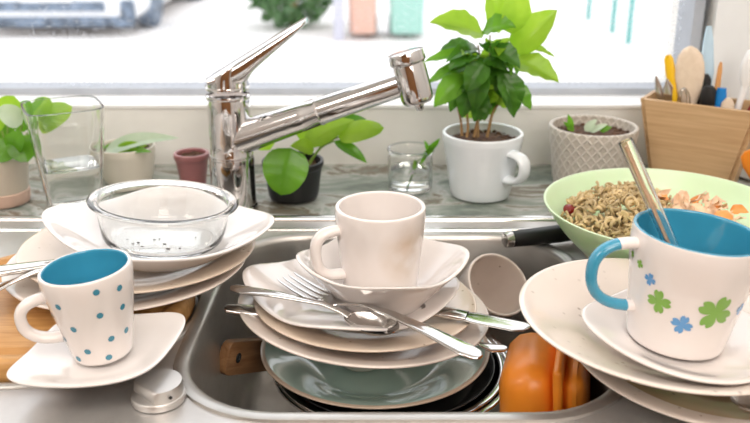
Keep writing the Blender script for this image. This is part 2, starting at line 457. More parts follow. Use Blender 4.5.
BX0, BX1, BY0, BY1 = -.143, .186, .508, .829    # main bowl opening
CBX, CBY = -.275, .665                          # round basin centre
sink = thing('kitchen_sink', 'stainless steel inset sink with deep bowl, round side basin and wide deck', 'sink')
rim_o = rrect(BX0-.013, BX1+.013, BY0-.013, BY1+.013, .088)
rb = .122
circ_o = [(CBX+(rb+.006)*math.cos(2*PI*i/64), CBY+(rb+.006)*math.sin(2*PI*i/64)) for i in range(64)]
outer = rrect(SX0, SX1, SY0, SY1, .02, 4)
verts = []; edges = []
for loop in (outer, rim_o, circ_o):
    s = len(verts); n = len(loop); verts += [Vector(p) for p in loop]; edges += [(s+i, s+(i+1) % n) for i in range(n)]
vo, eo, fo, *_ = delaunay_2d_cdt(verts, edges, [], 2, 1e-6)
def inside(p, poly):
    c = False; j = len(poly)-1
    for i in range(len(poly)):
        if (poly[i][1] > p[1]) != (poly[j][1] > p[1]) and p[0] < (poly[j][0]-poly[i][0])*(p[1]-poly[i][1])/(poly[j][1]-poly[i][1])+poly[i][0]: c = not c
        j = i
    return c
bm = bmesh.new(); bv = [bm.verts.new((p[0], p[1], 0)) for p in vo]
for f in fo:
    c = sum((vo[i] for i in f), Vector((0, 0)))/len(f)
    if inside(c, rim_o) or inside(c, circ_o) or not inside(c, outer): continue
    bm.faces.new([bv[i] for i in f])
ringloft([[(x, y, z) for x, y in rrect(SX0-d, SX1+d, SY0-d, SY1+d, .02+d, 4)] for d, z in ((0, 0), (.002, -.0004), (.003, -.0015), (.003, -.003))], bm, cap=False)
obj('deck', bm, M['steel'], sink, sharp=30)
bm = bmesh.new()      # the raised ledge along the back of the deck
for y, hw, h in ((.8845, .006, .004), (.852, .0035, .003)):
    tube([(SX0+.02, y, 0), (SX1-.02, y, 0)], hw, 12, bm)
for vtx in bm.verts: vtx.co.z = max(-.0005, vtx.co.z*.7)
obj('ledge', bm, M['steel_pol'], sink)
def bowl_loop(d, z, r=.075): return [(x, y, z) for x, y in rrect(BX0-d, BX1+d, BY0-d, BY1+d, max(.02, r+d))]
bm = ringloft([bowl_loop(.013, 0), bowl_loop(.0125, .0022), bowl_loop(.009, .0032), bowl_loop(.004, .0028), bowl_loop(.001, .0008), bowl_loop(0, -.003), bowl_loop(-.001, -.01),
               bowl_loop(-.006, -.10), bowl_loop(-.010, -.125), bowl_loop(-.018, -.136), bowl_loop(-.03, -.141), bowl_loop(-.06, -.143)])
obj('main_bowl', bm, M['steel_bowl'], sink, sharp=50)
bm = bmesh.new()
pr = [(rb+.006, 0), (rb+.005, .002), (rb+.002, .0028), (rb-.001, .002), (rb-.003, -.001), (rb-.0035, -.007), (rb-.006, -.008), (rb-.02, -.0085), (rb-.025, -.012), (rb-.03, -.06), (rb-.05, -.075), (0, -.076)]
lathe(pr, 64, bm=bm, cx=CBX, cy=CBY)
obj('round_basin', bm, M['steel_bowl'], sink, sharp=50)

# drain control knob
kp = at(159, 399, 0)
knob = thing('drain_control_knob', 'round brushed steel drain knob with cut-away grip on the sink deck', 'knob', kp, (0, 0, .25))
bm = lathe(chaikin([(0, 0), (.0192, 0), (.0194, .003), (.0188, .0055), (.0182, .006), (0, .006)], 1), 48)
obj('knob_base', bm, M['knob'], knob)
ol = []
for i in range(49):
    a = -2.30+(4.6)*i/48 + .55
    ol.append((.0182*math.cos(a), .0182*math.sin(a)))
bm = prism(ol, .0055, .0148, bev=.0016, taper=.93)
obj('knob_grip', bm, M['knob'], knob)
tag(obj('hub_dot', lathe([(0, -.0004), (.0012, -.0004), (.0012, .0004), (0, .0004)], 16), M['black'], knob), None, None, loc=(.0085, -.0166, .010), rot=(PI/2, 0, .5))

# ------------------------------------------------------------------ faucet
FXY = Vector((-.1625, .925, 0))
fa = thing('kitchen_faucet', 'chrome single lever faucet with pull-out spray head behind the sink', 'faucet', FXY)
bm = lathe(chaikin([(0, 0), (.027, 0), (.027, .004), (.0252, .006), (.0252, .06), (.0245, .063), (.0235, .065), (.0235, .130), (.0228, .132), (0, .132)], 1), 48)
obj('body', bm, M['chrome'], fa)
for z in (.0625, .1305, .1405): obj('collar', lathe([(.022, z-.0022), (.0243, z-.0018), (.0248, z), (.0243, z+.0018), (.022, z+.0022)], 48), M['chrome'], fa)
# lever: a slanted dome that runs out into a flat tongue
bm = bmesh.new()
nk = 48; top0, slope = .1640, .60
rings = []
for f, rr in ((0, 1.0), (.5, 1.0), (.93, 1.0), (.985, .985), (1.0, .93), (1.0, .5)):
    ring = []
    for k in range(nk):
        c, s_ = math.cos(2*PI*k/nk), math.sin(2*PI*k/nk)
        z1 = top0+.0235*rr*c*slope-.0035*(s_*rr)**2
        ring.append(bm.verts.new((.0235*rr*c, .0235*rr*s_, .1415+(z1-.1415)*f)))
    rings.append(ring)
for a, b in zip(rings, rings[1:]):
    for k in range(nk): bm.faces.new((a[k], a[(k+1) % nk], b[(k+1) % nk], b[k]))
bm.faces.new(rings[0][::-1]); bm.faces.new(rings[-1])
obj('lever_dome', bm, M['chrome'], fa, sharp=50)
up_ = [(-.018, .1535), (.0, .1645), (.02, .1765), (.045, .1915), (.068, .2052), (.086, .2155), (.0895, .2172)]
lo_ = [(-.018, .1450), (.012, .1450), (.0225, .1490), (.031, .1600), (.047, .1745), (.073, .1965), (.0905, .2120)]
U = spline([(x, 0, z) for x, z in up_], 30); Lw = spline([(x, 0, z) for x, z in lo_], 30)
bm = bmesh.new(); rings = []
for i, (u, l) in enumerate(zip(U, Lw)):
    t = i/30; c = (u+l)/2; hh = (u-l)/2; yo = -.010*t
    wid = (.0215-.0065*t)*(1 if i < 28 else (1, .93, .75)[i-28])
    ring = []
    for k in range(24):
        a = 2*PI*k/24; ca, sa = math.cos(a), math.sin(a)
        q = c+hh*math.copysign(abs(sa)**.7, sa); ring.append(bm.verts.new((q.x, yo+wid*math.copysign(abs(ca)**.6, ca), q.z)))
    rings.append(ring)
for a, b in zip(rings, rings[1:]):
    for k in range(24): bm.faces.new((a[k], a[(k+1) % 24], b[(k+1) % 24], b[k]))
bm.faces.new(rings[0]); bm.faces.new(rings[-1])
obj('lever', bm, M['chrome'], fa, sharp=50)
# spout and spray head
SA = Vector((.010, -.003, .083)); HB = atY(404, 83, .875)-FXY
d = (HB-SA)
pts = [SA+d*t for t in (0, .12, .25, .4, .5, .505, .515, .52, .7, .85, 1.0)]
rad = [.0195, .0180, .0168, .0158, .0152, .0158, .0158, .0148, .0142, .0136, .0132]
obj('spout', tube(pts, rad, 32), M['chrome'], fa)
h0, h1 = atY(405, 51, .870)-FXY, atY(418.5, 103, .866)-FXY
hd = h1-h0
pts = [h0+hd*t for t in (0, .02, .04, .2, .22, .25, .27, .3, .6, .88, .95, 1.0)]
rad = [.0150, .0185, .0190, .0190, .0185, .0168, .0168, .0172, .0172, .0170, .0160, .0135]
obj('spray_head', tube(pts, rad, 36), M['chrome'], fa)
pts = [h1+hd*t for t in (-.02, .02, .06, .12, .15)]
obj('nozzle', tube(pts, [.0062, .0062, .0048, .0040, .002], 18), M['chrome'], fa)

# ------------------------------------------------------------------ things with handles
def mug_profile(R, h, rb_, t=.0035):
    return chaikin([(0, .002), (rb_-.006, .002), (rb_-.003, 0), (rb_, .0008), (rb_+(R-rb_)*.12, .008), (rb_+(R-rb_)*.45, h*.4), (R, h*.85), (R, h-.001), (R-.0008, h+.0004), (R-t+.0008, h+.0004), (R-t, h-.001),
                    (R-t-.0002, h*.85), (rb_+(R-rb_)*.45-t, h*.4), (rb_-t, .010), (rb_-t-.006, .0055), (0, .005)], 2)
def handle_pts(r_top, r_bot, z_top, z_bot, out, n=26, sq=.7):
    zc = (z_top+z_bot)/2; hh = (z_top-z_bot)/2
    pts = []
    for i in range(n+1):
        a = PI/2 - PI*i/n
        c, s = math.cos(a), math.sin(a)
        rbase = r_bot+(r_top-r_bot)*(s+1)/2
        pts.append((rbase+(out)*abs(c)**sq, 0, zc+hh*math.copysign(abs(s)**.85, s)))
    return pts
def mug_body_radius(prof, z):
    best = None
    for (r0, z0), (r1, z1) in zip(prof, prof[1:]):
        if (z0-z)*(z1-z) <= 0 and z1 > z0:
            r = r0+(r1-r0)*((z-z0)/(z1-z0) if z1 != z0 else 0); best = r if best is None else max(best, r)
    return best
def wrap(bm, prof, th0, z0, fan, mi, off=.00025):
    """lay a star-shaped outline (list of (u, v) in metres about its centre) onto the wall of a mug"""
    rings = []
    for k in (0.0, .35, .7, 1.0):
        ring = []
        for (u, v) in (fan if k else [(0, 0)]):
            z = z0+v*k; r = mug_body_radius(prof, z)+off; th = th0+u*k/r
            ring.append(bm.verts.new((r*math.cos(th), r*math.sin(th), z)))
        rings.append(ring)
    n = len(fan)
    for a, b in zip(rings, rings[1:]):
        for i in range(n):
            if len(a) == 1: f = bm.faces.new((a[0], b[i], b[(i+1) % n]))
            else: f = bm.faces.new((a[i], b[i], b[(i+1) % n], a[(i+1) % n]))
            f.material_index = mi
def disc(r, n=20): return [(r*math.cos(2*PI*i/n), r*math.sin(2*PI*i/n)) for i in range(n)]
def clover(s, rot, n=160):
    out = []
    for i in range(n):
        a = 2*PI*i/n; q = (a-rot) % (PI/2)-PI/4          # each petal a heart: notched tip, pinched waist
        rad = s*(1-.20*math.exp(-(q/.11)**2))*max(.012, math.cos(q*1.95))**.40
        out.append((rad*math.cos(a), rad*math.sin(a)))
    return out

# ------------------------------------------------------------------ left group: board, stack, dish, polka dot mug
bd = thing('cutting_board', 'round beech cutting board with juice groove lying over the round side basin', 'cutting board', (CBX, CBY, -.008))
bz = .024
bm = lathe(chaikin([(0, 0), (.108, 0), (.1155, .004), (.1165, .012), (.1155, bz-.003), (.112, bz), (.106, bz), (.104, bz-.0012), (.101, bz-.0035), (.098, bz-.0035), (.095, bz-.0008), (.093, bz), (0, bz)], 1), 96)
obj('board', bm, M['wood_board'], bd)
BT = bz-.008

ex, ey = -.222, .702
o = obj('dinner_plate', lathe(plate_prof(.106, .017, .062), 96), M['cream'])
tag(o, 'round cream plate at the bottom of the left stack with red food residue', 'plate', 'round plates of the left stack', loc=(ex, ey, BT), rot=(0, 0, 0))
bm = bmesh.new()
random.seed(3)
for px, py in ((48, 262), (54, 258), (60, 255), (66, 251), (72, 248), (44, 268), (78, 246), (58, 262)):
    p = at(px, py, BT+.0125)
    lathe([(0, .0012), (.0016+.0016*random.random(), .0008), (.003, -.0006)], 9, bm=bm, cx=p.x-ex, cy=p.y-ey)
bm.verts.ensure_lookup_table()
for vtx in bm.verts:
    r = math.hypot(vtx.co.x, vtx.co.y); vtx.co.z += max(.0045, .0045+(r-.058)*.26)+.0004
obj('food_residue', bm, M['residue'], o)
o = obj('dinner_plate', lathe(plate_prof(.104, .0165, .06), 96), M['cream_dirty'])
tag(o, 'round cream plate second from the bottom of the left stack, below the wide square dish', 'plate', 'round plates of the left stack', loc=(-.213, .709, BT+.0115), rot=(math.radians(-.6), math.radians(1.2), 0))

def square_dish(R, h, br, n, rot, lift, t=.004, seg=128, mid=.32, flat=.74, wave=0):
    pl = squircle(n, rot)
    mx = 2**(.5-1/n)
    def zm(th, k): return lift*max(0, k-.35)/.65*((pl(th)-1)/(mx-1))*(1 if k > .35 else 0) + (wave*math.sin(2*(th-rot)+.6)*k**6)
    return lathe(plate_prof(R, h, br, t, .0025, mid, flat), seg, pl, zm)
o = obj('square_bowl', square_dish(.087, .026, .05, 3.6, math.radians(48), .008, .005), M['white2'])
tag(o, 'wide square white dish holding the glass bowl on top of the left stack', 'dish', loc=(-.193, .706, BT+.0225), rot=(math.radians(-1), math.radians(3.5), 0))

gd = thing('glass_dish', 'round clear glass dish with thick rim and black crumbs inside', 'dish', (-.190, .706, BT+.0312), (math.radians(-3), math.radians(5), 0))
pr = chaikin([(0, 0), (.048, 0), (.054, .002), (.058, .010), (.0625, .036), (.0635, .0390), (.0695, .0397), (.0703, .0415), (.0695, .0430), (.0635, .0432), (.0600, .041), (.0597, .036), (.0552, .012), (.051, .0055), (.046, .0045), (0, .0045)], 2)
gd.scale = (.93, .93, .93)
obj('glass_body', lathe(pr, 96), M['glass'], gd)
bm = bmesh.new(); random.seed(11)
for x, y in ((-.022, -.028), (-.018, -.024), (-.006, -.012), (-.002, -.008), (.006, -.022), (.03, .004), (-.03, -.018), (.022, -.030), (.012, -.034), (-.012, -.033)):
    s = random.uniform(.0008, .0015)
    bmesh.ops.create_icosphere(bm, subdivisions=1, radius=s, matrix=Matrix.Translation((x, y, .0052+s*.3)) @ Matrix.Diagonal((random.uniform(1, 1.8), 1, .6, 1)))
o = obj('crumbs', bm, M['crumb'], gd); o['kind'] = 'stuff'

# two silver handles lying behind the polka dot mug
def knife(name, label, A, B, L=.2, group='steel table knives', up=Vector((0, 0, 1)), hl=.46):
    k = thing(name, label, 'knife', group=group); align(k, A, B, up)
    hx = L*hl
    obj('handle', loft([(0, .002, .0012, 0, 0), (.002, .006, .0026, 0, 0), (.012, .0088, .0032, 0, 0), (.04, .0078, .003, 0, 0), (hx*.75, .0058, .0028, 0, 0), (hx-.002, .0050, .0028, 0, 0), (hx, .0048, .002, 0, 0)], seg=20), M['steel_pol'], k)
    obj('blade', loft([(hx-.002, .0048, .0018, 0, 0), (hx+.01, .0072, .0012, 0, 0), (hx+.03, .0098, .001, 0, 0), (L*.85, .0100, .0009, .0, 0), (L*.94, .0082, .0008, .0016, 0), (L*.985, .0045, .0007, .0048, 0), (L, .001, .0005, .0078, 0)], seg=16), M['steel_pol'], k)
    return k
knife('table_knife', 'steel knife with its handle lying behind the polka dot mug, upper of two', at(-22, 274, .053), at(75, 261, .047), .19, 'steel handles behind the polka dot mug')
def fork(name, label, A, B, L=.205, group=None, up=Vector((0, 0, 1))):
    """A = tine tips, B = end of the handle"""
    k = thing(name, label, 'fork', group=group); align(k, A, B, up)
    s = L/.205
    def q(l): return [tuple(v*s for v in r) for r in l]
    bm = loft(q([(.046, .0118, .0011, 0, -.0055), (.052, .0114, .0013, 0, -.0056), (.06, .0080, .0015, 0, -.005), (.068, .0042, .0017, 0, -.003)]), seg=16)
    for i in range(4):
        y = (-.0098+i*.00653)
        loft(q([(.0, .0006, .0005, y*.97, .001), (.004, .0011, .0008, y*.97, -.0003), (.02, .0015, .0010, y, -.0032), (.036, .0017, .0010, y, -.0050), (.0475, .0019, .0011, y, -.0055)]), bm, seg=8)
    obj('tines', bm, M['steel_pol'], k)
    obj('handle', loft(q([(.066, .0046, .0017, 0, -.0036), (.076, .0031, .0018, 0, -.0005), (.09, .0029, .0018, 0, .0035), (.12, .0040, .0017, 0, .0052), (.16, .0066, .0017, 0, .0035), (.192, .0086, .0017, 0, .0008), (.2015, .0070, .0016, 0, -.0002), (.205, .003, .0012, 0, -.0006)]), seg=20), M['steel_pol'], k)
    return k
def spoon(name, label, A, B, L=.15, group=None, up=Vector((0, 0, 1)), bw=.0155, bl=.046):
    """A = end of the handle, B = tip of the bowl"""
    k = thing(name, label, 'spoon', group=group); align(k, A, B, up)
    x0 = L-bl
    obj('handle', loft([(0, .002, .001, 0, .0), (.003, .0055, .0015, 0, 0), (.014, .0072, .0017, 0, .0005), (L*.3, .0050, .0016, 0, .004), (x0-.02, .0026, .0017, 0, .006), (x0-.004, .0028, .0016, 0, .0035), (x0+.004, .0042, .0012, 0, .0015)], seg=18), M['steel_pol'], k)
    bm = bmesh.new(); rings = []
    N = 26
    for lay in (0, 1):
        prev = None; seq = [0, .25, .5, .75, .9, 1.0] if lay == 0 else [1.0, .9, .75, .5, .25, 0]
        for f in seq:
            ring = []
            for i in range(N):
                a = 2*PI*i/N; wv = bw*(1+.12*math.cos(a))
                ring.append(bm.verts.new((x0+bl/2+f*bl/2*math.cos(a), f*wv*math.sin(a), -.0085*(1-f*f)+.001-(lay*.0009))))
            rings.append(ring)
    for a, b in zip(rings, rings[1:]):
        for i in range(N): bm.faces.new((a[i], a[(i+1) % N], b[(i+1) % N], b[i]))
    bmesh.ops.remove_doubles(bm, verts=bm.verts, dist=1e-5)
    obj('spoon_bowl', bm, M['steel_pol'], k)
    return k
fork('table_fork', 'steel fork with its handle lying behind the polka dot mug, lower of two', at(-78, 294, .049), at(70, 270, .046), .19, 'steel handles behind the polka dot mug')

# polka dot mug on its square saucer
SXp, SYp, SZp = -.200, .553, BT
o = obj('square_saucer', square_dish(.0515, .0105, .030, 4.2, math.radians(45), .003, .0035), M['white2']); o.scale = (1.10, .90, 1)
tag(o, 'square white saucer under the blue polka dot mug', 'saucer', loc=(SXp-.002, SYp, SZp), rot=(math.radians(1.5), math.radians(-1), math.radians(41)))
pm = thing('polka_dot_mug', 'white mug with blue polka dots and blue inside on a square saucer', 'mug', (SXp-.001, SYp+.001, SZp+.0058), (math.radians(1), math.radians(-4.5), math.radians(0)))
prof = mug_profile(.0325, .070, .0215)
nb = len(prof)-1; zi = max(range(len(prof)), key=lambda i: prof[i][1])
bm = lathe(prof, 80, mi=lambda j: 1 if j > zi+1 else 0)
face = -PI/2
dots = [(-.95, .061), (-.30, .0535), (.62, .0625), (1.15, .059), (-.80, .042), (-.12, .0345), (.60, .0435), (1.2, .043), (-.70, .0225), (.05, .0145), (.78, .0215), (1.3, .022), (-.40, .0068), (.62, .0065)]
for k in range(3, 8):
    for zz in (.058, .04, .022): dots.append((.2+k*.6+(.3 if zz == .04 else 0), zz))
for dth, z in dots: wrap(bm, prof, face+dth-.12, z, disc(.0024), 2)
obj('mug_body', bm, [M['white'], M['blue'], M['blue_dot']], pm)
hp = handle_pts(.0285, .0250, .052, .0195, .0235, sq=.85)
hm = tube([(-x, y, z) for x, y, z in hp], .0042, 16, flat=1.25)
h = obj('handle', hm, M['white'], pm); h.rotation_euler = (0, 0, math.radians(16))

# ------------------------------------------------------------------ centre stack in the sink bowl
cx, cy = -.002, .68
def round_bowl(R, h, br, t=.0015):
    return chaikin([(0, 0), (br, 0), (br+.01, .003), (R-.012, h*.75), (R-.006, h-.002), (R, h-.002), (R+.001, h-.0005), (R, h+.0006), (R-.007, h+.0004), (R-.013, h*.75), (br+.008, .004), (br, t), (0, t)], 2)
o = obj('steel_bowl', lathe(round_bowl(.108, .086, .06), 96), M['steel_pol'])
tag(o, 'polished steel bowl, lowest of the stack in the sink bowl', 'bowl', 'nested steel bowls', loc=(.016, .672, -.1425), rot=(0, 0, 0))
o = obj('steel_bowl', lathe(round_bowl(.1035, .079, .055), 96), M['steel_pol'])
tag(o, 'polished steel bowl nested inside the lowest steel bowl', 'bowl', 'nested steel bowls', loc=(.014, .672, -.1335))
bm = lathe(chaikin([(0, 0), (.07, 0), (.08, .004), (.0935, .020), (.0955, .021), (.096, .0225), (.0945, .023), (.0920, .021), (.079, .0065), (.07, .003), (0, .003)], 2), 96)
o = obj('frying_pan', bm, M['nonstick'])
tag(o, 'black pan lying between the teal plate and the steel bowls', 'pan', loc=(.012, .674, -.0772))
pr = plate_prof(.1035, .024, .058, .004)
zi = max(range(len(pr)), key=lambda i: pr[i][1])
bm = lathe(pr, 112, mi=lambda j: 1 if zi-11 < j < zi+1 else 0)
o = obj('teal_plate', bm, [M['teal'], M['rim_brown']])
tag(o, 'glossy pale teal plate with brown rim in the sink bowl', 'plate', loc=(.0, cy, -.066), rot=(0, 0, 0))
# cream soup plate, cream plate, square plate, square bowl, mug
pr = chaikin([(0, 0), (.018, 0), (.022, .002), (.046, .032), (.060, .039), (.077, .0445), (.1105, .0555), (.112, .057), (.1112, .0585), (.108, .058), (.076, .0485), (.058, .043), (.044, .036), (.018, .008), (0, .006)], 2)
o = obj('soup_plate', lathe(pr, 112), M['cream'])
tag(o, 'wide cream soup plate directly above the teal plate', 'plate', 'cream plates of the centre stack', loc=(-.014, cy, -.0610), rot=(math.radians(-1.5), math.radians(4.5), 0))
o = obj('dinner_plate', lathe(plate_prof(.0985, .015, .056), 112), M['cream_dirty'])
tag(o, 'cream plate under the square white plate of the centre stack', 'plate', 'cream plates of the centre stack', loc=(-.009, cy-.001, -.0105), rot=(math.radians(-1.5), math.radians(2), 0))
o = obj('square_plate', square_dish(.083, .0145, .045, 3.4, math.radians(42), .012, .004, mid=.3, flat=.7), M['white'])
tag(o, 'square white plate carrying the fork and spoon in the centre stack', 'plate', loc=(-.022, cy, -.0015), rot=(0, math.radians(2.0), 0))
o = obj('square_bowl', square_dish(.0645, .038, .034, 3.6, math.radians(52), .008, .005, mid=.25, flat=.66, wave=.002), M['white'])
tag(o, 'small square white bowl with wavy rim under the plain white mug', 'bowl', loc=(.0065, cy-.008, .006), rot=(0, math.radians(1), 0))
wm = thing('white_mug', 'plain white mug with tea stains standing in the square white bowl', 'mug', (.0045, cy-.012, .0125), (math.radians(0), math.radians(0), 0))
bm = lathe(mug_profile(.0382, .083, .031, .0042), 80)
obj('mug_body', bm, M['stained'], wm)
hp = handle_pts(.0355, .0330, .066, .026, .023, sq=.6)
h = obj('handle', tube([(-x, y, z) for x, y, z in hp], .0048, 18, flat=1.3), M['white'], wm); h.rotation_euler = (0, 0, math.radians(20))

# cutlery of the centre stack
fork('dinner_fork', 'steel fork with four tines lying on the square white plate and pointing back', at(286, 277, .021), at(491, 361, .024), .212)
spoon('teaspoon', 'steel teaspoon lying on the square white plate beside the fork', at(231, 287, .029), at(398, 330, .020), .152)
knife('dinner_knife', 'steel knife whose handle end sticks out left between the cream plates', at(224, 309, .0065), at(330, 316, -.006), .095, 'steel knives of the centre stack', hl=.55)
knife('dinner_knife', 'steel knife whose blade points right past the cream plates', at(531, 329, .004)+(at(398, 303, .010)-at(531, 329, .004)).normalized()*.094, at(531, 329, .004), .094, 'steel knives of the centre stack', hl=.2)
spoon('teaspoon', 'steel spoon handle sticking out right above the teal plate', at(507, 348, -.020), at(400, 352, -.022), .075, bl=.03)

# tilted cup, wooden handle, orange lunch box in the sink
d = Vector((.36, -.58, .72)).normalized(); c0 = at(499, 284, -.022)
cup = thing('cream_cup', 'cream cup lying tilted with its open mouth up at the back of the sink', 'cup', c0-d*.078)
cup.rotation_mode = 'QUATERNION'; cup.rotation_quaternion = d.to_track_quat('Z', 'Y')
obj('cup_body', lathe(mug_profile(.0342, .078, .026, .003), 72), M['cream'], cup)

A = Vector((-.136, .668, -.050)); B = Vector((-.055, .800, -.115))
wb = thing('wooden_board', 'brown wooden board handle with a hole standing in the sink bowl', 'board'); align(wb, A, B)
ol = rrect(0, .165, -.0155, .0155, .006, 5)
bm = prism(ol, -.005, .005, bev=.0015)
for vtx in bm.verts: vtx.co = Vector((vtx.co.x, vtx.co.z, vtx.co.y))
obj('board', bm, M['wood_dark'], wb)
bm = lathe([(0, .0), (.0042, .0), (.0045, .0006), (.0042, .0012), (0, .0012)], 24)
o = obj('hang_hole', bm, M['nonstick'], wb); o.location = (.015, -.0048, .0005); o.scale = (.72, 1.1, 1); o.rotation_euler = (PI/2, 0, 0)

lb = thing('lunch_box', 'orange plastic lunch box standing on edge in the right of the sink', 'lunch box', (.1475, .593, -.141), (math.radians(-4), math.radians(-5), math.radians(-15)))
def rbox(x0, x1, y0, y1, z0, z1, bev):
    b = box(x0, x1, y0, y1, z0, z1, bev=bev); return b
obj('box_base', box(-.036, .010, -.042, .050, .0, .136, bev=.020), M['orange'], lb)
obj('lid_flange', box(.008, .0155, -.046, .054, -.0, .1395, bev=.0035), M['orange'], lb)
obj('box_lid', box(.0135, .034, -.041, .049, .003, .131, bev=.012), M['orange'], lb)
obj('latch', box(.009, .021, .030, .044, .130, .1365, bev=.002), M['orange'], lb)

# ------------------------------------------------------------------ right stack
rx, ry = .2, .5585
pr = plate_prof(.108, .018, .06); zi = max(range(len(pr)), key=lambda i: pr[i][1])
o = obj('dinner_plate', lathe(pr, 112, mi=lambda j: 1 if j > zi+3 else 0), [M['cream'], M['tan_speck']])
tag(o, 'tan speckled plate at the bottom of the right stack', 'plate', 'round plates of the right stack', loc=(.256, .561, .003), rot=(0, 0, 0))
o = obj('dinner_plate', lathe(plate_prof(.106, .026, .055, .0045), 112), M['speck'])
tag(o, 'large speckled cream plate under the square saucer of the right stack', 'plate', 'round plates of the right stack', loc=(.212, .563, .0215), rot=(math.radians(0), math.radians(3), 0))
o = obj('square_saucer', square_dish(.066, .015, .036, 3.2, math.radians(38), .004, .004), M['white'])
tag(o, 'square white saucer under the clover mug', 'saucer', loc=(.224, .545, .0300), rot=(math.radians(1), math.radians(3), 0))
cm = thing('clover_mug', 'large white mug with green and blue clovers and blue inside and handle', 'mug', (.2175, .5475, .0372), (math.radians(0), math.radians(5), 0))
R_, h_, b_ = .0448, .084, .034
prof = mug_profile(R_, h_, b_)
zi = max(range(len(prof)), key=lambda i: prof[i][1])
bm = lathe(prof, 96, mi=lambda j: 1 if j > zi-4 else 0)
f0 = -PI/2-.36
for dth, z, s, rot, mi in ((-1.15, .0640, .0030, .3, 3), (-.89, .0615, .0036, .5, 3), (-.64, .0545, .0050, .6, 2), (-.43, .0410, .0092, .9, 3), (.02, .0290, .0076, .55, 2), (.52, .0415, .0136, .35, 3), (1.10, .041, .0050, .6, 2), (1.4, .050, .0036, .3, 3)):
    wrap(bm, prof, f0+dth, z, clover(s, rot), mi, .0003)
obj('mug_body', bm, [M['white'], M['blue'], M['blue_print'], M['green_print']], cm)
hp = handle_pts(.0415, .0360, .0740, .0260, .034, sq=.75)
bm = tube([(-x, y, z) for x, y, z in hp], .0040, 18, flat=1.3, mi=lambda t: 1 if .09 < t < .93 else 0)
h = obj('handle', bm, [M['white'], M['blue']], cm); h.rotation_euler = (0, 0, math.radians(8))
# glass tube standing in the mug
A = Vector((.240, .540, .0445)); B = atY(625, 140, .575)
sr = thing('glass_straw', 'clear glass tube with copper coloured strip standing in the clover mug', 'straw'); align(sr, A, B)
L = (B-A).length
bm = lathe(chaikin([(.0048, 0), (.0052, .001), (.0052, L-.001), (.0048, L), (.0040, L-.0005), (.0039, L-.002), (.0039, .002), (.0040, .0005), (.0048, 0)], 1), 32)
o = obj('tube', bm, M['glass'], sr); o.rotation_euler = (0, PI/2, 0)
M['copper'] = simple('copper coloured strip', (.72, .45, .28), .35, metal=.4)
o = obj('inner_strip', loft([(.004, .0026, .0009, 0, -.001), (L*.5, .0028, .0010, 0, -.001), (L*.97, .0028, .0010, 0, -.001)], seg=10), M['copper'], sr)
spoon('tablespoon', 'steel spoon lying on the tan plate at the right edge', at(733, 404, .024)+Vector((.108, .022, .004)), at(733, 404, .024), .11, bw=.012, bl=.03)

# ------------------------------------------------------------------ green bowl with salad
gx, gy = .277, .762
o = thing('salad_bowl', 'large pale mint green plastic bowl full of pasta salad', 'bowl', (gx, gy, .0025))
GR, GH = .1145, .060
pr = chaikin([(0, 0), (.058, 0), (.066, .004), (.090, .026), (.1065, .047), (GR-.0005, GH-.001), (GR, GH+.0004), (GR-.003, GH+.0004), (.1030, .047), (.0865, .028), (.062, .007), (.055, .004), (0, .004)], 2)
obj('bowl_shell', lathe(pr, 120), M['mint'], o)
def bowl_floor(x, y): return 0
random.seed(21)
bm = bmesh.new()
def heap(x, y, cx_, cy_, rx_, ry_, top, base): 
    q = ((x-cx_)/rx_)**2+((y-cy_)/ry_)**2
    return base+(top-base)*max(0, 1-q)
pc = at(621, 207, .055); pc = Vector((pc.x, pc.y))
for i in range(330):                     # curled pasta
    a = random.uniform(0, 2*PI); rr_ = math.sqrt(random.random())
    x = pc.x-.002+.052*rr_*math.cos(a); y = pc.y-.012+.050*rr_*math.sin(a)
    if math.hypot(x-gx, y-gy) > .093: continue
    z = heap(x, y, pc.x+.004, pc.y+.004, .070, .070, .068, .034)+random.uniform(-.003, .003)
    ax = Vector((random.gauss(0, 1), random.gauss(0, 1), random.gauss(0, .5))).normalized()
    s1 = ax.orthogonal().normalized(); s2 = ax.cross(s1)
    n = 16; ln = random.uniform(.010, .017); turns = random.uniform(1.0, 2.0); ph = random.uniform(0, 6)
    pts = [Vector((x, y, z))+ax*(ln*(k/n-.5))+(s1*math.cos(ph+turns*2*PI*k/n)+s2*math.sin(ph+turns*2*PI*k/n))*.0032 for k in range(n+1)]
    tube(pts, random.uniform(.0012, .0020), 7, bm, flat=.7)
# body of the heap below the top layer
lathe([(.0, .054), (.03, .050), (.055, .038), (.060, .028), (.055, .014), (0, .011)], 40, bm=bm, cx=gx-.02, cy=gy-.008)
o = obj('pasta_salad', bm, M['pasta']); tag(o, 'brown curly pasta heaped in the left of the mint green bowl', 'food', kind='stuff')
bm = bmesh.new()
for i in range(70):
    px = random.uniform(652, 730); py = random.uniform(201, 224)+(px-690)*.10
    z = .052+random.uniform(0, .012); p = at(px, py, z)
    if math.hypot(p.x-gx, p.y-gy) > .097: continue
    a = random.uniform(0, 2*PI); w = random.uniform(.010, .018)
    t = p+Vector((math.cos(a), math.sin(a), random.uniform(-.2, .8)))*w
    leaf_into(bm, p, t, random.uniform(.006, .012), (random.gauss(0, .6), random.gauss(-.5, .6), 1), .5, random.uniform(-.2, .3), .8, 0 if random.random() < .72 else 1, 6, 2, .2)
lathe([(.0, .052), (.02, .05), (.036, .038), (.03, .02), (0, .018)], 30, bm=bm, cx=gx+.045, cy=gy-.005)
o = obj('carrot_shavings', bm, [M['shaving'], M['carrot']], sharp=0); tag(o, 'pale orange shavings in the right of the mint green bowl', 'food', kind='stuff')
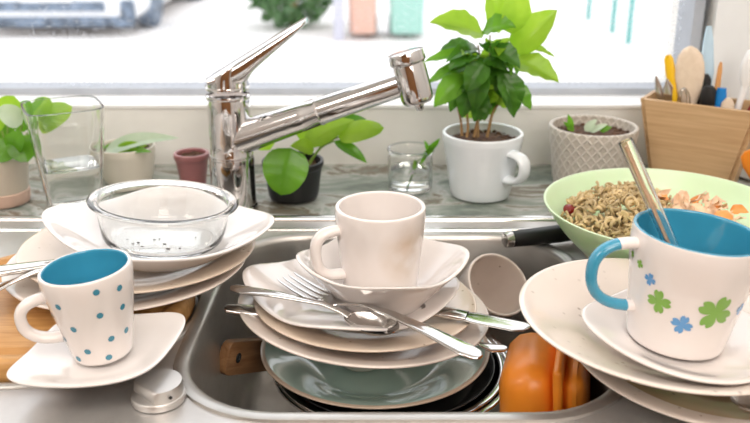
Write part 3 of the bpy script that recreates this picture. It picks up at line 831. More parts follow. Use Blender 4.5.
def chunk(name, p, sx, sy, sz, m, label, cat, seed, rot=(0, 0, 0)):
    random.seed(seed); bm = bmesh.new()
    bmesh.ops.create_icosphere(bm, subdivisions=3, radius=1)
    for vtx in bm.verts:
        c = vtx.co; c.x = math.copysign(abs(c.x)**.7, c.x)*sx; c.y = math.copysign(abs(c.y)**.7, c.y)*sy; c.z = math.copysign(abs(c.z)**.8, c.z)*sz
        c *= 1+random.uniform(-.05, .05)
    o = obj(name, bm, m); tag(o, label, cat, loc=p, rot=rot); return o
chunk('carrot_piece', at(722, 219, .062), .0095, .007, .008, M['carrot'], 'bright orange carrot piece on the shavings in the mint bowl', 'food', 4, (.3, .2, .5))
chunk('tomato_piece', at(572, 211, .050), .009, .006, .005, M['tomato'], 'dark red tomato piece at the left edge of the pasta', 'food', 5, (.2, .4, .2))

# black handled utensil beside the bowl
A = at(504, 240, .012); B = at(600, 229, .012)
kn = thing('kitchen_utensil', 'black handle with steel end cap lying behind the mint green bowl', 'utensil'); align(kn, A, B)
obj('end_cap', loft([(0, .0062, .0060, 0, 0), (.0012, .0082, .0078, 0, 0), (.0075, .0086, .0082, 0, 0), (.0085, .0084, .008, 0, 0)], seg=24, power=2.2), M['steel_pol'], kn)
obj('handle', loft([(.008, .0082, .0078, 0, 0), (.02, .0086, .0082, 0, 0), (.06, .0092, .0088, 0, 0), (.095, .0080, .0076, 0, 0), (.10, .006, .006, 0, 0)], seg=24, power=2.4), M['black'], kn)
obj('blade', loft([(.098, .006, .002, 0, 0), (.105, .011, .0013, .003, 0), (.18, .0105, .0011, .003, 0), (.205, .004, .0008, .008, 0)], seg=14), M['steel_pol'], kn)

# ------------------------------------------------------------------ plants and jars along the window
def pot(name, label, cat, px, py, R, h, rb_, m, t=.004, base=0, rim=.0, part='pot', soil_drop=.008, rot=(0, 0, 0), soil=True):
    p = at(px, py, base)
    t_ = thing(name, label, cat, p, rot)
    pr = chaikin([(0, 0), (rb_-.004, 0), (rb_, .002), (rb_+(R-rb_)*.5, h*.5), (R, h-.008), (R+rim, h-.007), (R+rim, h-.0008), (R+rim-.001, h), (R-t+.001, h), (R-t, h-.001), (R-t, h-.008), (rb_-t, .01), (0, .008)], 2)
    b = obj(part, lathe(pr, 72), m, t_)
    if soil:
        bm = bmesh.new(); random.seed(len(label))
        rs = R-t-.0002; z0 = h-soil_drop
        lathe([(rs, z0-.002), (rs*.8, z0), (rs*.55, z0+.001), (rs*.3, z0+.0015), (0, z0+.002)], 48, bm=bm)
        for i in range(90):
            a = random.uniform(0, 2*PI); r = rs*.92*math.sqrt(random.random()); s = random.uniform(.0009, .0024)
            bmesh.ops.create_icosphere(bm, subdivisions=1, radius=s, matrix=Matrix.Translation((r*math.cos(a), r*math.sin(a), z0+.001)) @ Matrix.Rotation(random.random()*3, 4, 'X') @ Matrix.Diagonal((1.5, 1, .8, 1)))
        obj('soil', bm, M['soil'], t_)
    return t_, p
def loc(p, px, py, Y): return atY(px, py, Y)-p

# coffee plant in a white mug
cp_, p = pot('potted_coffee_plant', 'white mug planted with a leafy green coffee plant on the worktop', 'plant', 480, 194, .0475, .078, .036, M['cool'], .0045, 0, 0, 'mug', .010)
hp = handle_pts(.0445, .0405, .060, .028, .022, sq=.7)
mug_ob = [c for c in cp_.children if c.name.startswith('mug')][0]
h = obj('handle', tube(hp, .0045, 18, flat=2.0), M['cool'], mug_ob); h.rotation_euler = (0, 0, math.radians(-48))
YB = p.y
stems = [((474, 137), (481, 105), (489, 75), (490, 35), 0), ((478, 138), (478, 110), (483, 80), (478, 45), .012), ((487, 137), (493, 112), (503, 95), (508, 50), .006), ((467, 137), (468, 125), (466, 105), (462, 85), -.01), ((462, 136), (461, 122), (458, 108), (455, 95), .004)]
for a, b, c, d_, dy in stems:
    pts = spline([loc(p, *a, YB+dy*.6-.002), loc(p, *b, YB+dy), loc(p, *c, YB+dy), loc(p, *d_, YB+dy)], 18)
    obj('stem', tube(pts, [.0019-.0010*i/18 for i in range(19)], 8), M['stem'], cp_)
bm = bmesh.new()
def lf(b, t, w, Y0, Y1, nrm, mi, cup=.42, droop=.08, shape=.8, wave=.04):
    leaf_into(bm, loc(p, *b, YB+Y0), loc(p, *t, YB+Y1), w/850, nrm, cup, droop, shape, mi, 14, 4, wave)
big = [((484, 34), (430, 22), 30, -.004, -.03, (.1, -.7, .7), 0), ((499, 33), (489, -16), 27, .01, .02, (.2, -.8, .4), 0), ((512, 34), (513, -20), 30, -.006, -.012, (.25, -1, .2), 0), ((512, 53), (557, 10), 33, .004, .0, (-.2, -1, .5), 0),
       ((510, 60), (559, 82), 29, 0, -.02, (.25, -.7, .7), 0), ((482, 32), (516, 27), 26, -.014, -.03, (0, -.6, .8), 1), ((512, 45), (556, 58), 14, .03, .035, (0, -.4, .9), 0), ((480, 62), (512, 38), 16, .02, .03, (0, -.6, .8), 0),
       ((478, 52), (449, 70), 24, -.010, -.03, (0, -.5, .9), 2), ((488, 48), (520, 68), 24, -.02, -.035, (.1, -.6, .8), 2), ((476, 60), (424, 62), 17, 0, -.01, (0, -.5, .9), 1), ((470, 66), (427, 84), 15, .01, .0, (-.1, -.6, .7), 1),
       ((466, 75), (434, 107), 24, -.006, -.02, (-.2, -.9, .4), 1), ((480, 62), (474, 112), 22, -.02, -.03, (0, -1, .2), 2), ((500, 70), (517, 112), 27, -.015, -.02, (.3, -.9, .3), 2), ((508, 82), (531, 110), 18, -.005, -.015, (.4, -.8, .3), 1),
       ((500, 78), (514, 118), 16, -.02, -.025, (.2, -.9, .3), 2), ((472, 80), (462, 118), 20, -.016, -.022, (-.2, -1, .2), 2), ((484, 75), (492, 116), 20, .012, .02, (0, -1, .2), 1), ((470, 70), (445, 98), 18, .015, .02, (0, -1, .3), 1),
       ((490, 60), (504, 100), 22, .0, -.01, (.2, -1, .3), 2), ((474, 48), (440, 50), 18, .02, .03, (0, -.5, .8), 2), ((486, 62), (466, 92), 24, -.024, -.036, (-.2, -.9, .4), 2), ((462, 85), (450, 112), 14, -.008, -.016, (-.3, -1, .2), 2),
       ((484, 90), (474, 122), 18, -.018, -.024, (0, -1, .2), 2), ((496, 88), (486, 110), 16, .014, .014, (0, -1, .2), 1)]
for b, t, w, Y0, Y1, nrm, mi in big: lf(b, t, w, Y0, Y1, nrm, mi, droop=.10 if mi else .06)
random.seed(5)
for i in range(44):
    a = random.uniform(0, 2*PI); bx, by = 482+random.uniform(-16, 20), random.uniform(48, 100)
    ln = random.uniform(24, 40); tx = bx+ln*math.cos(a)*.95; ty = by+ln*.45*math.sin(a)+random.uniform(6, 22)
    if ty > 122: ty = 122
    if tx < 428: tx = 428
    if tx > 528: tx = 528
    lf((bx, by), (tx, ty), random.uniform(12, 22), random.uniform(-.03, .03), random.uniform(-.045, .05), (random.gauss(0, .6), -.8, random.uniform(.2, 1)), random.choice((0, 1, 1, 2, 2, 2)), droop=.14)
obj('foliage', bm, [M['leaf_bright'], M['leaf_mid'], M['leaf_dark']], cp_, sharp=0)

# black pot with round-leaved plant
bp_, p = pot('potted_round_leaf_plant', 'black plastic pot with bright round leaved plant beside the faucet', 'plant', 294, 197, .0345, .047, .0295, M['black'], .002, 0, .002)
YB = p.y
bm = bmesh.new()
leaf_into(bm, loc(p, 291, 148, YB-.037), loc(p, 281, 195, YB-.052), 46/850, (-.15, -1, .35), .22, .02, .58, 1, 16, 5, .01, .6)
leaf_into(bm, loc(p, 338, 137, YB-.012), loc(p, 384, 128, YB-.02), 24/850, (-.1, -.75, .7), .2, .04, .62, 0, 12, 4, 0, .7)
leaf_into(bm, loc(p, 304, 143, YB-.006), loc(p, 354, 120, YB-.004), 26/850, (.2, -.7, .7), .2, .05, .7, 0, 12, 4)
leaf_into(bm, loc(p, 314, 149, YB-.012), loc(p, 290, 146, YB-.03), 17/850, (0, -.8, .6), .2, .1, .7, 0, 10, 4)
leaf_into(bm, loc(p, 340, 126, YB+.02), loc(p, 366, 119, YB+.02), 18/850, (0, -.9, .4), .2, .05, .7, 2, 10, 4)
leaf_into(bm, loc(p, 334, 141, YB+.004), loc(p, 367, 163, YB-.004), 13/850, (.3, -.8, .6), .3, .1, .8, 1, 10, 4)
leaf_into(bm, loc(p, 270, 150, YB+.01), loc(p, 247, 114, YB+.0), 24/850, (-.2, -.9, .4), .2, .05, .7, 0, 10, 4)
leaf_into(bm, loc(p, 300, 140, YB+.012), loc(p, 318, 112, YB+.02), 24/850, (0, -.9, .4), .2, .05, .7, 0, 10, 4)
obj('foliage', bm, [M['leaf_bright'], M['leaf_mid'], M['leaf_dark']], bp_, sharp=0)
for a, b in (((300, 160), (291, 150)), ((306, 160), (338, 137)), ((303, 160), (305, 143)), ((299, 160), (313, 149)), ((309, 159), (341, 127)), ((308, 160), (334, 141)), ((296, 160), (272, 150))):
    q0, q1 = loc(p, *a, YB), loc(p, *b, YB-.008 if b[0] < 300 else YB-.002)
    if b == (291, 150): q1 = loc(p, 291, 150, YB-.036)
    obj('stem', tube(spline([q0-Vector((0, 0, .008)), q0.lerp(q1, .5)+Vector((0, 0, .003)), q1], 8), .0011, 7), M['stem_green'], bp_)

# left: pot with leafy plant
lp_, p = pot('potted_leafy_plant', 'beige pot with terracotta foot and leafy green plant behind the tall glass', 'plant', 4, 201, .034, .058, .028, M['beige_pot'], .003)
bm = lathe(chaikin([(0, -.0004), (.0288, -.0004), (.0300, .001), (.0310, .014), (.0292, .0155), (.02, .0155)], 1), 64)
obj('pot_foot', bm, M['terracotta'], lp_)
YB = p.y
bm = bmesh.new()
for b, t, w, y0, y1, n_, mi in (((8, 120), (14, 96), 28, -.01, -.012, (.1, -.9, .5), 0), ((22, 124), (-2, 108), 22, -.02, -.03, (.1, -.7, .7), 3), ((14, 142), (-6, 160), 26, -.015, -.03, (-.1, -.9, .3), 1), ((16, 136), (28, 162), 26, -.018, -.03, (.3, -.9, .3), 1),
                                ((30, 130), (72, 106), 28, .03, .052, (.1, -.8, .5), 0), ((32, 120), (50, 98), 22, .03, .045, (0, -.9, .5), 0), ((2, 130), (-18, 112), 28, 0, 0, (-.1, -.8, .5), 0), ((6, 140), (0, 118), 26, .01, .015, (0, -.9, .3), 1),
                                ((18, 132), (28, 100), 20, .01, .01, (0, -1, .2), 1), ((20, 118), (44, 97), 8, .0, .03, (.2, -.9, .3), 1), ((10, 150), (22, 132), 20, -.02, -.035, (.2, -.9, .3), 1), ((34, 126), (60, 122), 20, .03, .045, (.1, -.7, .7), 0), ((-8, 140), (-14, 162), 22, -.01, -.02, (-.2, -.9, .2), 2)):
    leaf_into(bm, loc(p, *b, YB+y0), loc(p, *t, YB+y1), w/850, n_, .2, .05, .66, mi, 11, 4, 0, .75)
obj('foliage', bm, [M['leaf_bright'], M['leaf_mid'], M['leaf_dark'], M['leaf_pale']], lp_, sharp=0)
for a, b, c in (((6, 160), (7, 142), (8, 121)), ((10, 160), (20, 145), (30, 130)), ((8, 160), (17, 142), (22, 125)), ((4, 160), (6, 148), (2, 131)), ((12, 160), (26, 140), (32, 121))):
    obj('stem', tube(spline([loc(p, *a, YB), loc(p, *b, YB), loc(p, *c, YB)], 10), .0014, 7), M['stem_green'], lp_)

# cream pot with pale succulent leaf
sp_, p = pot('potted_succulent', 'small cream pot with one long pale grey green leaf', 'plant', 129, 180, .036, .046, .0305, M['beige_pot2'], .003)
YB = p.y
bm = bmesh.new()
leaf_into(bm, loc(p, 105, 151, YB-.008), loc(p, 179, 138, YB-.012), 19/800, (.05, -.6, .8), .3, .08, .6, 3, 12, 4)
leaf_into(bm, loc(p, 112, 153, YB-.012), loc(p, 148, 146, YB-.02), 13/800, (0, -.6, .8), .3, .1, .7, 0, 10, 4)
leaf_into(bm, loc(p, 122, 152, YB-.014), loc(p, 152, 152, YB-.03), 9/800, (0, -.7, .7), .3, .1, .7, 1, 10, 4)
leaf_into(bm, loc(p, 125, 152, YB+.01), loc(p, 103, 147, YB+.0), 14/800, (0, -.6, .8), .3, .1, .7, 1, 10, 4)
obj('foliage', bm, [M['leaf_bright'], M['leaf_mid'], M['leaf_dark'], M['leaf_pale']], sp_, sharp=0)
pot('maroon_pot', 'small maroon glazed pot of soil behind the faucet', 'pot', 194, 188, .0200, .046, .0150, M['maroon'], .003, soil_drop=.006, rim=.0015)

# patterned planter
pp_, p = pot('patterned_planter', 'grey white planter with raised diamond pattern beside the bamboo box', 'planter', 588, 186, .0530, .078, .0435, M['lattice'], .005, soil_drop=.010)
bm = bmesh.new()
YB = p.y
for b, t, w, n_, mi in (((570, 131), (568, 114), 8, (.3, -1, .2), 0), ((585, 131), (597, 119), 9, (0, -.8, .6), 1), ((590, 132), (608, 124), 7, (0, -.7, .7), 1), ((574, 131), (563, 122), 6, (0, -.8, .5), 0), ((600, 131), (612, 127), 7, (0, -.7, .6), 0)):
    leaf_into(bm, loc(p, *b, YB-.008), loc(p, *t, YB-.01), w/850, n_, .4, .05, .7, mi, 9, 3)
obj('foliage', bm, [M['leaf_mid'], M['leaf_pale']], pp_, sharp=0)

# glass jar with a cutting
p = at(410, 189, 0)
jr = thing('glass_jar', 'small clear glass jar of water with a plant cutting', 'jar', p)
R = .0272
pr = chaikin([(0, 0), (R-.003, 0), (R, .003), (R+.0003, .038), (R-.0012, .046), (R, .048), (R+.0014, .0500), (R+.001, .0525), (R-.001, .0528), (R-.003, .051), (R-.003, .044), (R-.0022, .038), (R-.0024, .006), (R-.005, .004), (0, .004)], 2)
obj('jar_body', lathe(pr, 64), M['glass'], jr)
obj('water', lathe([(0, .0042), (R-.006, .0042), (R-.0030, .006), (R-.0026, .027), (0, .027)], 64), M['water'], jr)
bm = bmesh.new()
q = [loc(p, 408, 186, p.y), loc(p, 413, 170, p.y-.002), loc(p, 420, 158, p.y-.008), loc(p, 432, 146, p.y-.026)]
tube(spline(q, 14), .0008, 6, bm)
for b, t, w in (((414, 170), (415, 159), 5), ((424, 155), (436, 146), 6), ((426, 152), (420, 165), 5), ((430, 148), (440, 138), 6), ((428, 151), (424, 140), 5)):
    leaf_into(bm, loc(p, *b, p.y-.012), loc(p, *t, p.y-.028 if b[0] > 420 else p.y-.010), w/850, (.2, -1, .3), .3, .05, .7, 0, 8, 3)
obj('cutting', bm, M['leaf_mid'], jr, sharp=0)

# tall square glass
p = at(76, 211.5, .0032)
tg = thing('square_glass', 'tall square clear glass half filled with water beside the leafy plant', 'glass', p, (0, 0, math.radians(27)))
pl = squircle(5, 0)
def sq_lathe(prof, **k): return lathe(prof, 96, pl, rmax=.01, **k)
gh = .123
pr = chaikin([(0, 0), (.0245, 0), (.0275, .002), (.0305, .03), (.0405, gh-.002), (.0405, gh), (.0381, gh), (.0381, gh-.002), (.0282, .03), (.0248, .010), (0, .009)], 1)
obj('glass_body', sq_lathe(pr), M['glass'], tg)
obj('water', sq_lathe([(0, .0092), (.0244, .0102), (.0279, .03), (.0300, .056), (0, .056)]), M['water'], tg)

# ------------------------------------------------------------------ bamboo box of utensils
ang = math.radians(-33)
TL = Vector((.3305, 1.022, .106))
bx = thing('utensil_box', 'tapered bamboo box holding kitchen utensils in front of the window', 'box', (0, 0, 0))
W, D, Hh, tp = .126, .054, .106, .022
c_ = TL + Vector((math.cos(ang), math.sin(ang), 0))*(W/2) + Vector((-math.sin(ang), math.cos(ang), 0))*(D/2)
bx.location = (c_.x, c_.y, 0); bx.rotation_euler = (0, 0, ang)
def slab4(bm, q, th):     # a panel from a quad, thickened inwards
    vs = [Vector(v) for v in q]; n = (vs[1]-vs[0]).cross(vs[3]-vs[0]).normalized()*th
    a = [bm.verts.new(v) for v in vs]; b = [bm.verts.new(v+n) for v in vs]
    bm.faces.new(a); bm.faces.new(b[::-1])
    for i in range(4): bm.faces.new((a[i], b[i], b[(i+1) % 4], a[(i+1) % 4]))
    return bm
w0, w1, d0, d1 = W/2-tp, W/2, D/2-.006, D/2
th = .006
obj('front_panel', slab4(bmesh.new(), [(-w0, -d0, 0), (-w1, -d1, Hh), (w1, -d1, Hh), (w0, -d0, 0)], -th), M['bamboo'], bx, smooth=False)
obj('back_panel', slab4(bmesh.new(), [(-w0, d0, 0), (w0, d0, 0), (w1, d1, Hh), (-w1, d1, Hh)], -th), M['bamboo'], bx, smooth=False)
obj('side_panel', slab4(bmesh.new(), [(-w0, -d0, 0), (-w0, d0, 0), (-w1, d1, Hh), (-w1, -d1, Hh)], -th), M['bamboo'], bx, smooth=False)
obj('side_panel', slab4(bmesh.new(), [(w0, -d0, 0), (w1, -d1, Hh), (w1, d1, Hh), (w0, d0, 0)], -th), M['bamboo'], bx, smooth=False)
obj('bottom_panel', box(-w0+.004, w0-.004, -d0+.004, d0-.004, .001, .006), M['bamboo'], bx, smooth=False)
def inbox(u, v, z):      # u along the box 0..1, v across 0..1
    k = z/Hh; w = (w0+(w1-w0)*k-.012); d = (d0+(d1-d0)*k-.012)
    return bx.matrix_basis @ Vector(((2*u-1)*w, (2*v-1)*d, z))
def onbox(px, py, v):     # where that sight line meets the upright plane at depth v across the box
    n = Vector((-math.sin(ang), math.cos(ang), 0)); q = Vector((c_.x, c_.y, 0))+n*((v-.5)*D*.8)
    d = ray(px, py); o_ = Vector((0, 0, CAM_H)); return o_+d*((q-o_).dot(n)/d.dot(n))
def utensil(name, label, cat, A, B, bars, up=None):
    """A = foot inside the box, B = top; bars = loft stations over the unit length, each with its part name"""
    k = thing(name, label, cat); align(k, A, B, up or Vector((.35, 1, 0))*-1); L = (Vector(B)-Vector(A)).length
    for part, stt, mm in bars:
        obj(part, loft([(x*L, w, t, y, z) for (x, w, t, y, z) in stt], seg=18, power=2.2), M[mm], k)
    return k
bx_m = bx.matrix_basis
# wooden spoon
B = onbox(690, 46, 0.5)
utensil('wooden_spoon', 'pale wooden spoon with wide oval head, largest in the bamboo box', 'spoon', inbox(.42, .5, .012), B,
        [('handle', [(0, .004, .004, 0, 0), (.3, .0045, .0042, 0, 0), (.56, .005, .004, 0, 0)], 'wood_spoon'),
         ('spoon_head', [(.50, .003, .003, 0, 0), (.54, .0065, .0038, 0, 0), (.60, .0110, .0045, 0, 0), (.68, .0150, .0045, 0, 0), (.77, .0168, .004, 0, .001), (.86, .0165, .0038, 0, .001), (.93, .0138, .0035, 0, .001), (.98, .0078, .003, 0, .001), (1.0, .002, .002, 0, .001)], 'wood_spoon')])
utensil('yellow_spatula', 'yellow plastic utensil standing left of the wooden spoon', 'spatula', inbox(.36, .3, .012), onbox(668, 55, 0.45),
        [('handle', [(0, .003, .003, 0, 0), (.5, .0042, .0032, 0, 0), (.75, .0045, .003, 0, 0)], 'yellow'), ('blade', [(.74, .0045, .003, 0, 0), (.85, .0062, .0025, 0, 0), (.97, .0055, .0022, 0, 0), (1, .003, .002, 0, 0)], 'yellow')])
for i, (px, py, u, lab) in enumerate(((656, 76, .16, 'thin steel blade leaning at the left end of the bamboo box'), (667, 79, .24, 'wider steel blade between the thin blade and the yellow utensil'))):
    utensil('steel_server', lab, 'utensil', inbox(u, .35, .012), onbox(px, py, .35),
            [('handle', [(0, .004, .003, 0, 0), (.6, .0045, .0025, 0, 0)], 'black'), ('blade', [(.58, .004, .001, 0, 0), (.75, .0055+.0015*i, .001, 0, 0), (.9, .004+.003*i, .001, 0, 0), (1, .001, .0008, 0, 0)], 'steel_pol')])
utensil('black_ladle', 'black plastic utensil handle right of the wooden spoon', 'utensil', inbox(.66, .3, .012), onbox(709, 86, 0.25),
        [('handle', [(0, .004, .003, 0, 0), (.72, .006, .004, 0, 0)], 'black'), ('grip', [(.7, .006, .004, 0, 0), (.8, .0085, .005, 0, 0), (.95, .0085, .005, 0, 0), (1, .005, .004, 0, 0)], 'black')])
utensil('black_spatula', 'dark utensil close behind the wooden spoon head on its right', 'utensil', inbox(.55, .6, .012), onbox(705, 74, 0.6),
        [('handle', [(0, .003, .003, 0, 0), (.6, .0045, .003, 0, 0)], 'black'), ('blade', [(.58, .0045, .003, 0, 0), (.8, .0085, .0025, 0, 0), (.95, .0075, .0022, 0, 0), (1, .004, .002, 0, 0)], 'black')])
utensil('wooden_stick', 'slim orange brown wooden handle sticking up beside the black grips', 'utensil', inbox(.70, .5, .012), onbox(721, 62, 0.55),
        [('handle', [(0, .003, .003, 0, 0), (.7, .0034, .003, 0, 0), (.95, .0028, .0026, 0, 0), (1, .0012, .0012, 0, 0)], 'pencil')])
utensil('blue_scraper', 'bright blue plastic utensil right of the black grips', 'utensil', inbox(.78, .45, .012), onbox(722, 88, 0.45),
        [('handle', [(0, .004, .003, 0, 0), (.7, .005, .003, 0, 0)], 'bluep'), ('grip', [(.68, .005, .003, 0, 0), (.9, .0068, .003, 0, 0), (1, .005, .0025, 0, 0)], 'bluep')])
utensil('blue_brush', 'tall pale blue and white plastic utensil behind the others', 'utensil', inbox(.62, .8, .012), onbox(709, 26, 0.85),
        [('handle', [(0, .004, .003, 0, 0), (.55, .0055, .003, 0, 0)], 'bluep'), ('blade', [(.54, .0055, .0028, 0, 0), (.7, .0085, .0025, 0, 0), (.9, .006, .002, 0, 0), (1, .003, .0018, 0, 0)], 'lightblue')])
utensil('wooden_scoop', 'short small pale wooden spoon leaning at the right end of the box', 'spoon', inbox(.88, .3, .012), onbox(729, 98, 0.4),
        [('handle', [(0, .003, .003, 0, 0), (.7, .004, .003, 0, 0)], 'wood_spoon'), ('spoon_head', [(.68, .004, .003, 0, 0), (.8, .0075, .0035, 0, 0), (.93, .0075, .003, 0, 0), (1, .003, .002, 0, 0)], 'wood_spoon')])
utensil('red_peeler', 'dark red utensil at the far right end of the bamboo box', 'utensil', inbox(.95, .4, .03), onbox(754, 105, 0.5),
        [('handle', [(0, .004, .003, 0, 0), (.7, .006, .004, 0, 0), (1, .004, .003, 0, 0)], 'darkred')])
utensil('white_ladle', 'white plastic ladle reaching past the right edge', 'utensil', inbox(.92, .8, .012), onbox(757, 46, .8),
        [('handle', [(0, .003, .003, 0, 0), (.72, .004, .003, 0, 0)], 'whitep'), ('ladle_head', [(.70, .004, .003, 0, 0), (.76, .0085, .005, 0, 0), (.86, .0115, .007, 0, 0), (.95, .009, .006, 0, 0), (1, .003, .003, 0, 0)], 'whitep')])
# small wire whisk
wk = thing('wire_whisk', 'small wire whisk in front of the wooden spoon', 'whisk'); A = inbox(.30, .3, .015); B = onbox(684, 88, 0.3); align(wk, A, B, Vector((-.35, -1, 0))); L = (B-A).length
obj('handle', loft([(0, .003, .003, 0, 0), (L*.6, .0028, .0028, 0, 0)], seg=12, power=2), M['steel_pol'], wk)
bm = bmesh.new()
for k in range(3):
    a = PI*k/3; pts = []
    for i in range(21):
        t = i/20; s = math.sin(PI*t); c = math.cos(PI*t)
        pts.append((L*.6+L*.4*s**.8, .010*c*math.cos(a)*s**.3, .010*c*math.sin(a)*s**.3))
    tube(pts, .0006, 6, bm)
obj('wire_loop', bm, M['steel_pol'], wk)
# orange spatula leaning on the box
A = Vector((.452, .900, .002)); B = atY(750, 150, .905)
utensil('orange_spatula', 'orange plastic spatula at the right edge leaning on the bamboo box', 'spatula', A, B,
        [('handle', [(0, .004, .003, 0, 0), (.55, .0045, .003, 0, 0)], 'orange'), ('blade', [(.5, .0045, .003, 0, 0), (.6, .011, .003, 0, 0), (.8, .0135, .003, 0, 0), (.95, .0115, .0028, 0, 0), (1, .006, .002, 0, 0)], 'orange')])

# ------------------------------------------------------------------ outside, seen through the window
GZ = -1.0
bm = bmesh.new(); v = [bm.verts.new(q) for q in ((-40, 1.35, GZ), (40, 1.35, GZ), (40, 60, GZ), (-40, 60, GZ))]; bm.faces.new(v)
o = struct('ground', bm, M['street'], smooth=False)
M['render_wall'] = simple('house render', (.42, .36, .32), .9, var=.15, scale=1.5)
bm = box(-16, 9, 21, 26, GZ, 5.5)
for k in range(8):
    for z in (0.2, 2.9): box(-15+k*3, -13.6+k*3, 20.95, 21.1, GZ+z+.8, GZ+z+2.1, bm, mi=1)
struct('unseen_house', bm, [M['render_wall'], M['car_glass']], smooth=False)  # unseen house opposite, added to cut sky brightness and darken chrome reflections
car = thing('parked_car', 'white parked car with dark grille and bumper seen blurred through the window', 'car', (-3.22, 8.55, GZ))
# y grows towards the tail
def strips(secs, bm=None):
    bm = bm or bmesh.new(); rs = []
    for (y, hw, z0, z1, r) in secs:
        rs.append([bm.verts.new((x, y, z)) for x, z in rrect(-hw, hw, z0, z1, r, 4)])
    n = len(rs[0])
    for a, b in zip(rs, rs[1:]):
        for i in range(n): bm.faces.new((a[i], b[i], b[(i+1) % n], a[(i+1) % n]))
    bm.faces.new(rs[0][::-1]); bm.faces.new(rs[-1])
    return bm
obj('car_body', strips([(0.0, .78, .16, .55, .1), (.06, .86, .15, .68, .12), (.3, .89, .15, .76, .14), (1.1, .90, .15, .90, .16), (1.3, .90, .15, .95, .16), (3.6, .90, .15, .98, .16), (3.95, .86, .2, .95, .16), (4.05, .8, .3, .8, .1)]), M['car_paint'], car)
obj('cabin', strips([(1.15, .74, .85, .93, .03), (1.9, .66, .85, 1.42, .1), (2.2, .65, .85, 1.46, .1), (3.0, .65, .85, 1.44, .1), (3.7, .70, .85, .97, .05)]), M['car_glass'], car)
bm = box(-.84, .84, -.035, .02, .10, .20, bev=.02); box(-.56, .56, -.03, .02, .255, .345, bm); 
obj('bumper_grille', bm, M['car_dark'], car)
obj('number_plate', box(-.26, .26, -.05, -.02, .345, .455, bev=.006), M['whitep'], car)
for s in (-1, 1):
    obj('headlamp', box(s*.62-.17, s*.62+.17, -.01, .10, .50, .63, bev=.03), M['lamp_glass'], car)
    b = box(s*.78-.07, s*.78+.07, -.035, .05, .14, .36, bev=.03); obj('fog_lamp_surround', b, M['car_dark'], car)
for s in (-1, 1):
    for y in (.75, 3.2):
        bm = lathe(chaikin([(0, -.1), (.2, -.1), (.31, -.09), (.32, -.05), (.32, .05), (.31, .09), (.2, .1), (0, .1)], 1), 32)
        w_ = obj('wheel', bm, M['car_dark'], car); w_.location = (s*.80, y, .32); w_.rotation_euler = (0, PI/2, 0)
# bush
bu = thing('garden_bush', 'dense green bush seen blurred through the window', 'bush', (-.88, 9.25, GZ))
bm = bmesh.new(); random.seed(9)
for i in range(700):
    a = random.uniform(0, 2*PI); cz = random.uniform(-1, 1); rr_ = random.uniform(.6, 1)**.5; s = math.sqrt(1-cz*cz)
    q = Vector((.50*rr_*s*math.cos(a), .42*rr_*s*math.sin(a), .52+.5*rr_*cz)); dv = Vector((random.gauss(0, 1), random.gauss(0, 1), random.gauss(0, 1))).normalized()
    leaf_into(bm, q, q+dv*.13, .08, (random.gauss(0, 1), -1, random.gauss(.5, 1)), .2, .1, .8, 0, 4, 1)
obj('foliage', bm, M['bush'], bu, sharp=0)
obj('trunk', tube([(0, 0, 0.002), (.02, 0, .3), (0, .02, .6)], [.05, .04, .02], 10), M['stem'], bu)
def bin_(name, label, x, y, w, m, h=1.05):
    t = thing(name, label, 'bin', (x, y, GZ))
    obj('bin_body', strips([(0, 0, 0, 0, 0)]) if 0 else prism(rrect(-w*.42, w*.42, -.22, .22, .05, 4), .06, h, taper=1.18), m, t)
    obj('lid', box(-w*.53, w*.53, -.30, .28, h, h+.07, bev=.02), m, t)
    for s in (-1, 1):
        k = obj('wheel', lathe([(0, -.02), (.09, -.02), (.1, 0), (.09, .02), (0, .02)], 20), M['car_dark'], t); k.location = (s*w*.40, .2, .1); k.rotation_euler = (0, PI/2, 0)
q = atY(363, 36, 8.6); bin_('wheelie_bin', 'salmon coloured wheeled bin seen blurred through the window', q.x, 8.6, .31, M['bin_orange'])
q = atY(406, 36, 8.6); bin_('wheelie_bin', 'teal green wheeled bin seen blurred through the window', q.x, 8.6, .38, M['bin_teal'])
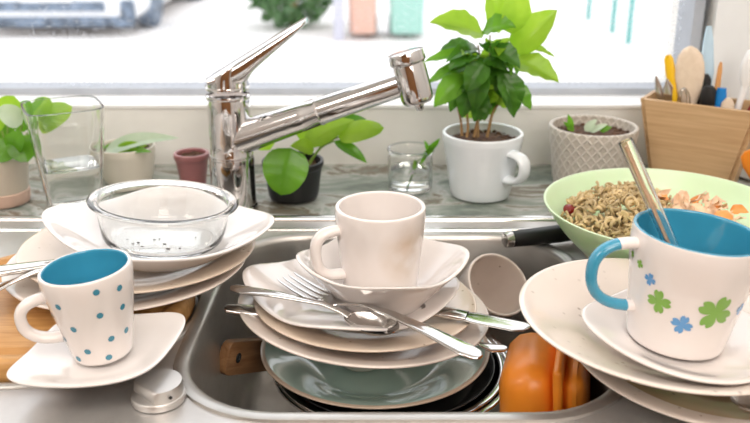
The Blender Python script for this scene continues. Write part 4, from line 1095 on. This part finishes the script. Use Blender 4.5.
def post(name, label, px, py, w, m, h=1.3, group=None):
    p = at(px, py, GZ); t = thing(name, label, 'post', p, group=group)
    obj('pole', box(-w/2, w/2, -w/2, w/2, 0, h, bev=.01), m, t); obj('cap', box(-w*.6, w*.6, -w*.6, w*.6, h, h+.04, bev=.012), m, t)
post('street_post', 'pale square post between the bush and the bins', 339, 40, .10, M['post_white'])
for px, py, w, lab in ((588, 20, .05, 'teal fence post farthest from the window, left of the other two'), (612, 33, .05, 'teal fence post between the other two teal posts'), (628, 44, .05, 'teal fence post nearest to the window, right of the other two')):
    post('fence_post', lab, px, py, w, M['post_teal'], 1.2, 'teal fence posts outside')

# ------------------------------------------------------------------ light
w = bpy.data.worlds.new('sky'); scn.world = w; w.use_nodes = True
nt = w.node_tree; bg = nt.nodes['Background']
tc = nd(nt, 'ShaderNodeTexCoord'); sp = nd(nt, 'ShaderNodeSeparateXYZ'); nt.links.new(tc.outputs['Generated'], sp.inputs[0])
r = ramp(nt, sp.outputs[2], [(.0, (1, .99, .98)), (.5, (.95, .97, 1)), (1, (.86, .92, 1))])
nt.links.new(r.outputs[0], bg.inputs[0]); bg.inputs[1].default_value = 2.2
def area(name, loc_, target, sx, sy, power, color):
    l = bpy.data.lights.new(name, 'AREA'); l.shape = 'RECTANGLE'; l.size = sx; l.size_y = sy; l.energy = power; l.color = color
    o = bpy.data.objects.new(name, l); COL.objects.link(o); o.location = loc_
    o.rotation_euler = (Vector(target)-Vector(loc_)).to_track_quat('-Z', 'Y').to_euler(); return o
area('ceiling_fill', (.1, .1, 1.5), (0, .6, 0), 1.2, .9, 15, (1, .93, .86))  # unseen area light added as warm fill from above
area('rear_fill', (.45, -1.1, 1.05), (.1, .65, .0), .9, .9, 19, (1, .915, .84))  # added frontal fill behind the camera, no fixture modelled
area('side_fill', (-1.1, -.3, 1.1), (0, .65, 0), .6, .6, 8, (1, .94, .88))  # extra unseen fill added from the left
scn.view_settings.view_transform = 'Standard'
scn.view_settings.look = 'None'
scn.view_settings.exposure = 0
scn.cycles.max_bounces = 12; scn.cycles.transmission_bounces = 10; scn.cycles.transparent_max_bounces = 12
scn.cycles.caustics_reflective = False
scn.cycles.blur_glossy = .5
scn.cycles.sample_clamp_indirect = 6
